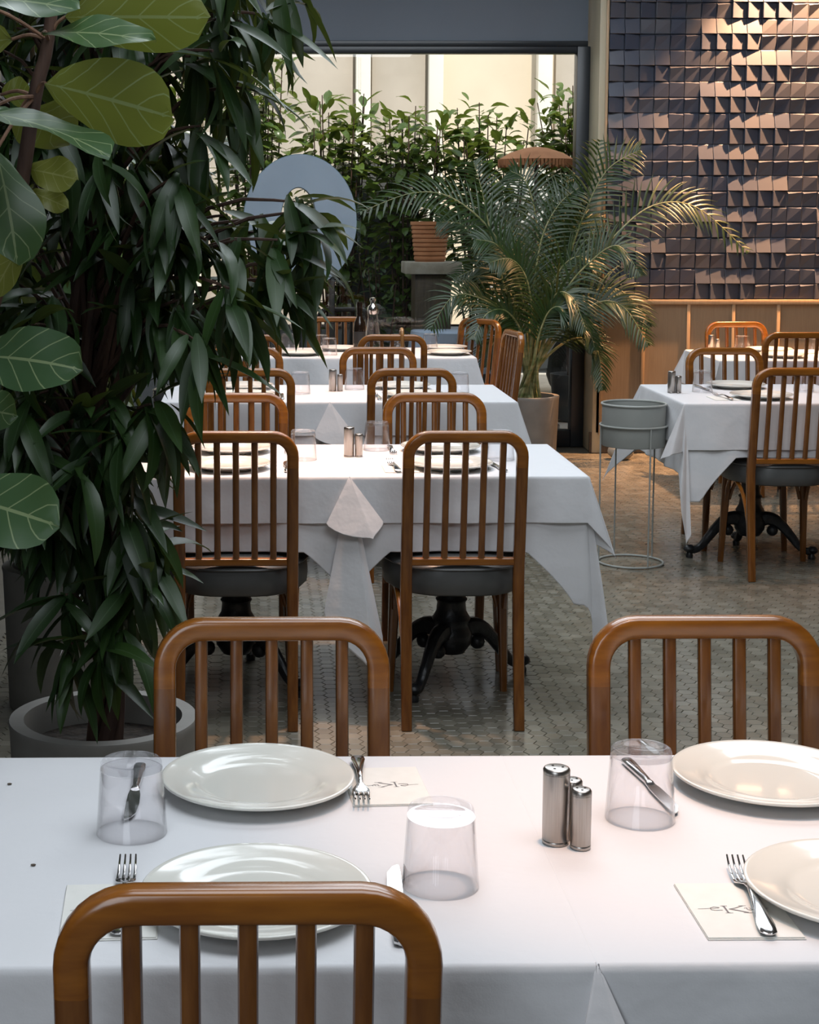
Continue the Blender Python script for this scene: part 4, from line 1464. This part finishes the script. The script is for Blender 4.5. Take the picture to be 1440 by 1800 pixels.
lathe(bm, [(0, 0.0), (0.05, 0), (0.054, 0.004), (0.050, 0.06), (0.034, 0.16), (0.030, 0.2), (0.036, 0.235), (0.034, 0.236), (0.028, 0.2), (0.032, 0.16), (0.048, 0.06), (0.050, 0.008), (0, 0.006)], 32)
finish(bm, 'vessel', 'thin_glass', ca)
bm = bmesh.new()
lathe(bm, [(0, 0.215), (0.022, 0.215), (0.034, 0.24), (0.030, 0.262), (0.016, 0.275), (0.014, 0.285), (0.020, 0.297), (0.018, 0.312), (0, 0.318)], 24)
finish(bm, 'stopper', 'steel', ca)

# cane hooked over the chair back
cn_ = thing('walking_cane', 'light wooden cane hooked over the dark chair back', 'cane', (0.80, 8.765, 0.0))
bm = bmesh.new()
tube(bm, [(0.0, 0.055, 0.86), (0.0, 0.05, 0.905), (0.0, 0.025, 0.933), (0.0, -0.015, 0.936), (0.0, -0.033, 0.905), (0.0, -0.030, 0.80), (0.0, -0.024, 0.5), (0.0, -0.02, 0.14)], 0.011, 0.009, 10, (1, 0, 0), 5)
finish(bm, 'shaft', 'cane_wood', cn_)
bm = bmesh.new()
lathe(bm, [(0, 0.11), (0.010, 0.11), (0.011, 0.145), (0, 0.145)], 12, (0, -0.02, 0))
finish(bm, 'rubber_tip', 'tyre', cn_)

# crumbs
for (x, y, lab) in ((-0.344, 2.253, 'dark crumb at the far left corner of the front table'), (-0.272, 1.962, 'tiny crumb in the middle left of the front table')):
    bm = bmesh.new()
    bmesh.ops.create_icosphere(bm, subdivisions=1, radius=0.003)
    bmesh.ops.scale(bm, verts=bm.verts, vec=(1.3, 0.8, 0.5))
    o = finish(bm, 'crumb', 'dark_wood')
    o.location = (x, y, CT + 0.0015)
    tag(o, lab, 'crumb')

# ================================================================== POTS, STAND, STONE
def pot_parts(t, r=0.2, h=0.47, soil=0.40):
    bm = bmesh.new()
    w = r * 0.17
    lathe(bm, [(0, 0), (r * 0.90, 0), (r * 0.915, 0.01), (r * 0.985, h - 0.02), (r, h - 0.006), (r * 0.99, h), (r - w * 0.95, h), (r - w, h - 0.008), (r - w * 1.05, soil - 0.03), (0, soil - 0.03)], 56)
    finish(bm, 'pot', 'pot', t, angle=45)
    bm = bmesh.new()
    lathe(bm, [(0, soil), (r - w * 1.04, soil - 0.005), (r - w * 1.04, soil - 0.03), (0, soil - 0.03)], 40)
    finish(bm, 'soil', 'soil', t)

ps = thing('plant_stand', 'empty grey metal planter on a thin wire stand beside the right-hand table', 'plant stand', (1.690, 7.20, 0))
bm = bmesh.new()
lathe(bm, [(0, 0.53), (0.136, 0.53), (0.139, 0.535), (0.139, 0.715), (0.1365, 0.715), (0.1365, 0.545), (0, 0.545)], 48)
bk = finish(bm, 'bucket', 'stand_metal', ps, angle=50)
def torus(bm, R_, r_, z, n=56, k=8):
    ring = [[bm.verts.new(((R_ + r_ * math.cos(2 * PI * b / k)) * math.cos(2 * PI * a / n), (R_ + r_ * math.cos(2 * PI * b / k)) * math.sin(2 * PI * a / n), z + r_ * math.sin(2 * PI * b / k))) for b in range(k)] for a in range(n)]
    for a in range(n):
        for b in range(k):
            bm.faces.new((ring[a][b], ring[(a + 1) % n][b], ring[(a + 1) % n][(b + 1) % k], ring[a][(b + 1) % k]))
bm = bmesh.new()
torus(bm, 0.1395, 0.0055, 0.716)
finish(bm, 'rolled_rim', 'stand_metal', bk)
bm = bmesh.new()
torus(bm, 0.1455, 0.005, 0.622)
finish(bm, 'holding_ring', 'stand_metal', ps)
bm = bmesh.new()
torus(bm, 0.1425, 0.005, 0.006)
finish(bm, 'floor_ring', 'stand_metal', ps)
for a in (180, 288, 36, 108):
    a = math.radians(a)
    bm = bmesh.new()
    tube(bm, [(0.1435 * math.cos(a), 0.1435 * math.sin(a), 0.005), (0.144 * math.cos(a), 0.144 * math.sin(a), 0.3), (0.1455 * math.cos(a), 0.1455 * math.sin(a), 0.622)], 0.0036, 0.0036, 8, (1, 0, 0), 1)
    finish(bm, 'leg', 'stand_metal', ps)
bm = bmesh.new()
bmesh.ops.create_icosphere(bm, subdivisions=3, radius=1)
for v in bm.verts:
    v.co *= 1 + 0.06 * math.sin(v.co.x * 4 + 1) * math.cos(v.co.y * 3)
bmesh.ops.scale(bm, verts=bm.verts, vec=(0.085, 0.07, 0.06))
o = finish(bm, 'stone', 'stone')
o.location = (2.34, 10.3, 0.054)
tag(o, 'rounded beige stone on the floor behind the plant stand', 'stone')

# ================================================================== PALM
pm = thing('areca_palm', 'areca palm with arching fronds in a grey pot before the window corner', 'palm', (1.755, 10.42, 0))
pot_parts(pm, 0.208, 0.40, 0.35)
PALM = [
 (10.30, 10.20, [(1.809, 0.605), (2.035, 1.11), (2.245, 1.397), (2.492, 1.604), (2.762, 1.593), (3.075, 1.325)], 0.20),
 (10.40, 10.20, [(1.762, 0.592), (1.681, 1.104), (1.512, 1.431), (1.255, 1.648), (1.001, 1.684), (0.676, 1.568)], 0.20),
 (10.50, 10.62, [(1.752, 0.587), (1.635, 1.029), (1.538, 1.394), (1.48, 1.684), (1.423, 1.883)], 0.24),
 (10.42, 10.35, [(1.818, 0.601), (1.954, 1.108), (2.091, 1.539), (2.229, 1.825), (2.424, 1.95)], 0.22),
 (10.55, 10.75, [(1.816, 0.583), (1.844, 1.1), (1.838, 1.503), (1.779, 1.758), (1.686, 1.83)], 0.22),
 (10.28, 10.00, [(1.801, 0.619), (1.936, 1.046), (2.109, 1.276), (2.249, 1.357), (2.366, 1.187)], 0.17),
 (10.30, 10.05, [(1.81, 0.615), (1.984, 0.865), (2.16, 1.008), (2.304, 0.972), (2.434, 0.757)], 0.18),
 (10.30, 9.98, [(1.774, 0.624), (1.823, 0.907), (1.891, 1.066), (1.973, 1.031), (2.036, 0.854)], 0.20),
 (10.42, 10.30, [(1.727, 0.601), (1.614, 0.892), (1.449, 1.018), (1.268, 1.037), (1.125, 0.838)], 0.18),
 (10.32, 10.15, [(1.828, 0.614), (1.986, 0.758), (2.111, 0.768), (2.167, 0.668), (2.182, 0.47)], 0.14),
 (10.36, 10.20, [(1.755, 0.605), (1.713, 0.967), (1.637, 1.218), (1.528, 1.361), (1.384, 1.397)], 0.20),
 (10.50, 10.45, [(1.799, 0.592), (1.848, 0.958), (1.934, 1.286), (2.04, 1.467), (2.203, 1.503)], 0.18),
 (10.55, 10.70, [(1.797, 0.583), (1.772, 1.026), (1.73, 1.32), (1.636, 1.521), (1.488, 1.557)], 0.20),
 (10.45, 10.42, [(1.817, 0.592), (1.901, 1.031), (2.023, 1.358), (2.126, 1.684), (2.193, 2.007)], 0.22),
 (10.32, 10.05, [(1.747, 0.619), (1.753, 0.904), (1.703, 1.152), (1.595, 1.276), (1.454, 1.258)], 0.18),
 (10.36, 10.20, [(1.782, 0.61), (1.832, 0.898), (1.916, 1.184), (2.04, 1.291), (2.167, 1.22)], 0.18),
 (10.32, 10.05, [(1.738, 0.615), (1.681, 0.83), (1.572, 0.955), (1.447, 0.937), (1.36, 0.794)], 0.16),
 (10.40, 10.30, [(1.836, 0.601), (1.958, 0.891), (2.172, 1.072), (2.354, 1.054), (2.503, 0.855)], 0.18),
 (10.40, 10.40, [(1.773, 0.605), (1.784, 1.039), (1.832, 1.397), (1.936, 1.611), (2.06, 1.717)], 0.20),
 (10.50, 10.60, [(1.77, 0.587), (1.691, 0.956), (1.597, 1.139), (1.486, 1.212), (1.304, 1.139)], 0.18),
 (10.30, 10.10, [(1.783, 0.619), (1.887, 0.797), (1.992, 0.904), (2.082, 0.851), (2.12, 0.726)], 0.15),
 (10.33, 10.20, [(1.728, 0.61), (1.654, 0.754), (1.564, 0.79), (1.493, 0.718), (1.459, 0.61)], 0.14),
 (10.62, 10.80, [(1.70, 0.60), (1.62, 1.0), (1.50, 1.30), (1.38, 1.48), (1.22, 1.50)], 0.20),
 (10.55, 10.72, [(1.79, 0.60), (1.88, 1.0), (1.97, 1.30), (2.03, 1.55), (2.06, 1.80)], 0.20),
 (10.60, 10.78, [(1.76, 0.60), (1.75, 0.9), (1.70, 1.15), (1.60, 1.32), (1.46, 1.40)], 0.18),
 (10.25, 10.05, [(1.76, 0.60), (1.79, 0.80), (1.84, 0.95), (1.90, 0.98), (1.95, 0.90)], 0.17),
]
r_ = random.Random(77)
PO = Vector((1.755, 10.42, 0))
for fi, (ya, yb, pts, ll) in enumerate(PALM):
    n_ = len(pts)
    base = Vector((1.755 + 0.10 * math.cos(fi * 2.4) * (0.4 + 0.6 * (fi % 3) / 2), 10.42 + 0.10 * math.sin(fi * 2.4) * (0.4 + 0.6 * (fi % 3) / 2), 0.345))
    P3 = [base] + [Vector((x, ya + (yb - ya) * i / (n_ - 1), z)) for i, (x, z) in enumerate(pts)]
    path = spline([p - PO for p in P3], 7)
    m_ = len(path) - 1
    bm = bmesh.new()
    sweep(bm, path, lambda i: section(0.0105 * (1 - i / m_) + 0.0016, 0.0105 * (1 - i / m_) + 0.0016, 6, 2), (0, 1, 0))
    fr = finish(bm, 'frond_stem', 'cane_stem', pm)
    V, F_, U_ = [], [], []
    # leaflets start where the stem leaves the cane
    N_ = 30
    s0 = 0.36 if n_ >= 5 else 0.3
    for q in range(N_):
        t = s0 + (1 - s0) * q / (N_ - 1)
        f = t * m_
        i = min(m_ - 1, int(f))
        p = path[i].lerp(path[i + 1], f - i)
        tg = (path[i + 1] - path[max(i - 1, 0)]).normalized()
        nrm = Vector((0.15 * math.sin(fi), -0.8, 0.55)).normalized()
        sd = tg.cross(nrm).normalized()
        prof = math.sin(PI * min(1, 0.12 + 0.88 * (q / (N_ - 1))) ** 0.8) ** 0.6 + 0.12
        for s in (-1, 1):
            ln = ll * prof * r_.uniform(0.85, 1.1) * 1.15
            d = (tg * 0.75 + sd * s * 0.8 + nrm * r_.uniform(0.05, 0.3)).normalized()
            w = 0.0075
            cur = p.copy()
            k0 = len(V)
            wd = d.cross(nrm).normalized()
            K = 5
            for e in range(K):
                u = e / (K - 1)
                ww = w * (0.5 + 0.5 * math.sin(PI * min(1, u * 0.9 + 0.12))) * (1 - u ** 3) + 0.0004
                V += [cur - wd * ww, cur + nrm * 0.0015, cur + wd * ww]
                U_ += [(0, u), (0.5, u), (1, u)]
                d = (d + Vector((0, 0, -0.16 - 0.06 * r_.random()))).normalized()
                cur = cur + d * ln / (K - 1)
            for e in range(K - 1):
                a = k0 + e * 3
                F_ += [(a, a + 3, a + 4, a + 1), (a + 1, a + 4, a + 5, a + 2)]
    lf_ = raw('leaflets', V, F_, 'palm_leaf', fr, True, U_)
    lf_['kind'] = 'stuff'

# ================================================================== LONG-LEAF FICUS (two) AND FIDDLE-LEAF FIG
fic_geos = [leaf_geo(0.172, 0.0168, d, 0.30, 8, 'lance', seed=i) for i, d in enumerate((0.5, 0.9, 1.2, 0.3))]
def ficus(t, clusters, limit, trunk, branches=True, seed=3, leafn=(8, 12), size=(0.7, 1.15)):
    r_ = random.Random(seed)
    ls = LeafSet(fic_geos, 'ficus_leaf', limit)
    org = Vector(t.location)
    bm = bmesh.new()
    for (tip, outd) in clusters:
        tip = Vector(tip)
        # attach branch to trunk line
        bz = max(0.52, tip.z - 0.10 - 0.25 * r_.random())
        k = min(range(len(trunk)), key=lambda i: abs(trunk[i].z - bz))
        b0 = trunk[k]
        midp = b0.lerp(tip, 0.6) + Vector((0, 0, 0.07))
        tube(bm, [b0 - org, midp - org, tip - org], 0.0065, 0.0026, 5, sm=3)
        nl = r_.randint(*leafn)
        od = Vector(outd)
        az0 = math.atan2(od.y, od.x)
        for q in range(nl):
            az = az0 + r_.gauss(0, 1.15)
            el = r_.uniform(-1.35, -0.1)
            if r_.random() < 0.12:
                el = r_.uniform(0.2, 0.7)
            d = Vector((math.cos(az) * math.cos(el), math.sin(az) * math.cos(el), math.sin(el)))
            base = tip + Vector((r_.uniform(-.015, .015), r_.uniform(-.015, .015), r_.uniform(-.03, .015)))
            ls.add(r_.randrange(4), leaf_matrix(base, d, roll=r_.uniform(-0.5, 0.5), s=r_.uniform(*size)))
    br_ = finish(bm, 'branches', 'bark', t)
    br_['kind'] = 'stuff'
    t.matrix_basis = Matrix.Translation(t.location)
    ls.build(t, lambda p: p.y)

def interp(tab, z):
    for (z0, a), (z1, b) in zip(tab[:-1], tab[1:]):
        if z0 <= z <= z1:
            return a + (b - a) * (z - z0) / (z1 - z0)
    return tab[0][1] if z < tab[0][0] else tab[-1][1]

F1 = Vector((-0.318, 3.40, 0))
f1 = thing('long_leaf_ficus', 'tall weeping ficus with long dark leaves in the grey pot by the front table', 'plant', F1)
pot_parts(f1, 0.200, 0.49, 0.43)
trunk1 = [Vector((-0.318 + 0.02 * math.sin(k * 0.5) + (-0.02) * k / 20, 3.40 + 0.02 * math.cos(k * 0.5), 0.42 + k * 0.095)) for k in range(21)]
bm = bmesh.new()
for s in range(4):
    tube(bm, [Vector((p.x + 0.024 * math.cos(s * PI / 2 + i * 0.55), p.y + 0.024 * math.sin(s * PI / 2 + i * 0.55), p.z)) - F1 for i, p in enumerate(trunk1)], 0.017, 0.009, 8, (0, 1, 0), 3)
finish(bm, 'trunk', 'bark', f1)
XR = [(0.55, -0.17), (0.62, -0.17), (0.74, -0.15), (0.86, -0.13), (0.95, -0.16), (1.02, -0.19), (1.08, -0.15), (1.16, -0.12), (1.26, 0.0), (1.33, 0.09), (1.42, 0.13), (1.50, 0.10), (1.56, 0.0), (1.66, -0.02), (1.76, 0.01), (1.88, 0.05), (2.0, 0.11), (2.3, 0.12)]
XL = [(0.55, -0.42), (0.74, -0.46), (0.95, -0.50), (1.1, -0.60), (2.3, -0.62)]
clus = []
rr = random.Random(8)
for k in range(190):
    z = rr.uniform(0.78, 2.30)
    if z < 1.05 and rr.random() < 0.45:
        continue
    zl = z - 0.06
    xr, xl = interp(XR, zl) - 0.085, interp(XL, zl)
    x = rr.uniform(xl, xr)
    y = 3.40 + rr.uniform(-0.30, 0.26)
    if z < 1.05:
        y = 3.40 + rr.uniform(-0.16, 0.16)
    clus.append(((x, y, z), (x + 0.32, y - 3.40 - 0.12, 0)))
# the branches that stand out on the right, over the ring and down to the tables
for (x, y, z, ox, oy) in [(0.085, 3.28, 1.575, 1, -.4), (0.10, 3.30, 1.555, 1, .3), (0.05, 3.25, 1.50, .6, -1), (-0.03, 3.22, 1.50, .3, -1), (0.10, 3.35, 1.46, 1, -.1), (0.06, 3.3, 1.42, .7, -.7), (0.0, 3.3, 1.40, .5, -.6),
                          (-0.10, 3.2, 1.72, .8, -.6), (-0.02, 3.3, 1.80, .9, -.4), (0.02, 3.35, 1.95, .9, -.4), (-0.06, 3.25, 1.93, .7, -.7), (0.06, 3.4, 2.02, 1, 0), (-0.15, 3.15, 1.62, .3, -1),
                          (-0.20, 3.2, 1.18, .7, -.7), (-0.18, 3.25, 1.16, 1, -.2), (-0.24, 3.2, 0.985, .9, -.4), (-0.235, 3.22, 0.94, .8, -.6), (-0.20, 3.24, 0.885, 1, -.3), (-0.24, 3.2, 0.82, .4, -1), (-0.27, 3.18, 0.76, .2, -1),
                          (-0.37, 3.2, 0.80, -.7, -.8), (-0.36, 3.2, 0.70, -.8, -.6), (-0.31, 3.18, 0.70, 0, -1), (-0.42, 3.22, 1.00, -.6, -.6), (-0.46, 3.2, 1.12, -.6, -.7)]:
    clus.append(((x, y, z), (ox, oy, 0)))
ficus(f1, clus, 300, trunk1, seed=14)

F2 = Vector((-0.59, 5.12, 0))
f2 = thing('leafy_ficus', 'dark leafy ficus in the farther grey pot at the left edge', 'plant', F2)
pot_parts(f2, 0.203, 0.45, 0.39)
trunk2 = [Vector((-0.59 + 0.012 * math.sin(k * 0.7), 5.12, 0.38 + k * 0.08)) for k in range(22)]
bm = bmesh.new()
tube(bm, [p - F2 for p in trunk2], 0.020, 0.010, 8, (0, 1, 0), 3)
tube(bm, [p - F2 + Vector((0.12, -0.03, 0)) * (0.4 + 0.4 * i / 21) for i, p in enumerate(trunk2)], 0.016, 0.008, 8, (0, 1, 0), 3)
finish(bm, 'trunk', 'pale_bark', f2)
clus = []
for k in range(120):
    z = rr.uniform(0.62, 1.95)
    clus.append(((-0.58 + rr.uniform(-0.36, 0.16 if z > 0.8 else 0.04), 5.12 + rr.uniform(-0.3, 0.3), z), (rr.uniform(-1, 1), -0.5 - rr.random(), 0)))
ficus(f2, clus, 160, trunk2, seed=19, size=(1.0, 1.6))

F3 = Vector((-0.72, 2.72, 0))
f3 = thing('fiddle_leaf_fig', 'fiddle-leaf fig with big rounded leaves leaning in at the upper left', 'plant', F3)
pot_parts(f3, 0.200, 0.47, 0.41)
tr3 = [Vector(p) for p in ((-0.70, 2.72, 0.40), (-0.62, 2.72, 0.8), (-0.50, 2.74, 1.2), (-0.405, 2.75, 1.5), (-0.359, 2.75, 1.744), (-0.336, 2.75, 1.836), (-0.311, 2.75, 2.05), (-0.30, 2.75, 2.3))]
bm = bmesh.new()
tube(bm, [p - F3 for p in tr3], 0.017, 0.008, 10, (0, 1, 0), 5)
finish(bm, 'trunk', 'bark', f3)
FIG = [  # base, tip, roll (0: top side up, +90: top side towards us), width, droop, material
    ((-0.445, 2.62, 1.885), (-0.268, 2.56, 1.863), -28, 0.062, 0.25, 'fig_leaf'),
    ((-0.306, 2.74, 1.872), (-0.074, 2.66, 1.862), 75, 0.066, 0.20, 'fig_leaf'),
    ((-0.324, 2.58, 1.828), (-0.150, 2.52, 1.812), -32, 0.050, 0.30, 'fig_leaf'),
    ((-0.335, 2.70, 1.762), (-0.128, 2.60, 1.702), 80, 0.076, 0.25, 'fig_leaf'),
    ((-0.410, 2.55, 1.706), (-0.215, 2.46, 1.640), -8, 0.070, 0.35, 'fig_leaf'),
    ((-0.425, 2.82, 1.752), (-0.370, 2.80, 1.757), 70, 0.028, 0.2, 'fig_leaf'),
    ((-0.372, 2.76, 1.625), (-0.290, 2.72, 1.608), -70, 0.034, 0.25, 'fig_leaf_yellow'),
    ((-0.405, 2.62, 1.650), (-0.365, 2.56, 1.475), 12, 0.068, 0.20, 'fig_leaf'),
    ((-0.348, 2.72, 1.545), (-0.425, 2.68, 1.415), 25, 0.040, 0.35, 'fig_leaf_yellow'),
    ((-0.440, 2.62, 1.325), (-0.270, 2.56, 1.310), -50, 0.068, 0.35, 'fig_leaf'),
    ((-0.470, 2.70, 1.232), (-0.386, 2.66, 1.225), -65, 0.042, 0.3, 'fig_leaf'),
    ((-0.455, 2.52, 1.115), (-0.296, 2.44, 1.085), -55, 0.070, 0.3, 'fig_leaf'),
    ((-0.375, 2.81, 1.588), (-0.312, 2.78, 1.562), -60, 0.022, 0.2, 'fig_leaf_yellow'),
    ((-0.33, 2.78, 1.95), (-0.20, 2.74, 2.06), 60, 0.07, 0.2, 'fig_leaf'),
    ((-0.40, 2.78, 1.84), (-0.55, 2.66, 1.80), -60, 0.07, 0.3, 'fig_leaf'),
    ((-0.45, 2.76, 1.42), (-0.60, 2.66, 1.38), -60, 0.07, 0.3, 'fig_leaf'),
    ((-0.45, 2.76, 1.55), (-0.40, 2.98, 1.50), 40, 0.07, 0.3, 'fig_leaf'),
    ((-0.55, 2.74, 1.02), (-0.42, 2.92, 0.98), 40, 0.06, 0.3, 'fig_leaf'),
    ((-0.39, 2.78, 1.72), (-0.33, 2.96, 1.68), 40, 0.06, 0.3, 'fig_leaf'),
]
f3.matrix_basis = Matrix.Translation(F3)
for i, (b, tp_, roll, wd, dr, mt) in enumerate(FIG):
    b, tp_ = Vector(b), Vector(tp_)
    d = tp_ - b
    v, f, u = leaf_geo(d.length * 1.03, wd, dr, 0.12, 13, 'fig', 0.006, seed=i)
    o = raw('leaf', v, f, mt, f3, True, u)
    # start slightly above the chord so that the droop lands on the tip
    side = d.normalized()
    M = leaf_matrix(b, d + Vector((0, 0, 0.0)), roll=-math.radians(roll))
    o.matrix_local = Matrix.Translation(-F3) @ M @ Matrix.Rotation(-dr * 0.5, 4, 'Y')
    k = min(range(len(tr3)), key=lambda q: (tr3[q] - b).length)
    bm = bmesh.new()
    tube(bm, [tr3[k] - F3, tr3[k].lerp(b, 0.5) - F3 + Vector((0, 0, 0.008)), b - F3], 0.0035, 0.0028, 6, sm=3)
    finish(bm, 'leaf_stalk', 'pale_bark', f3)
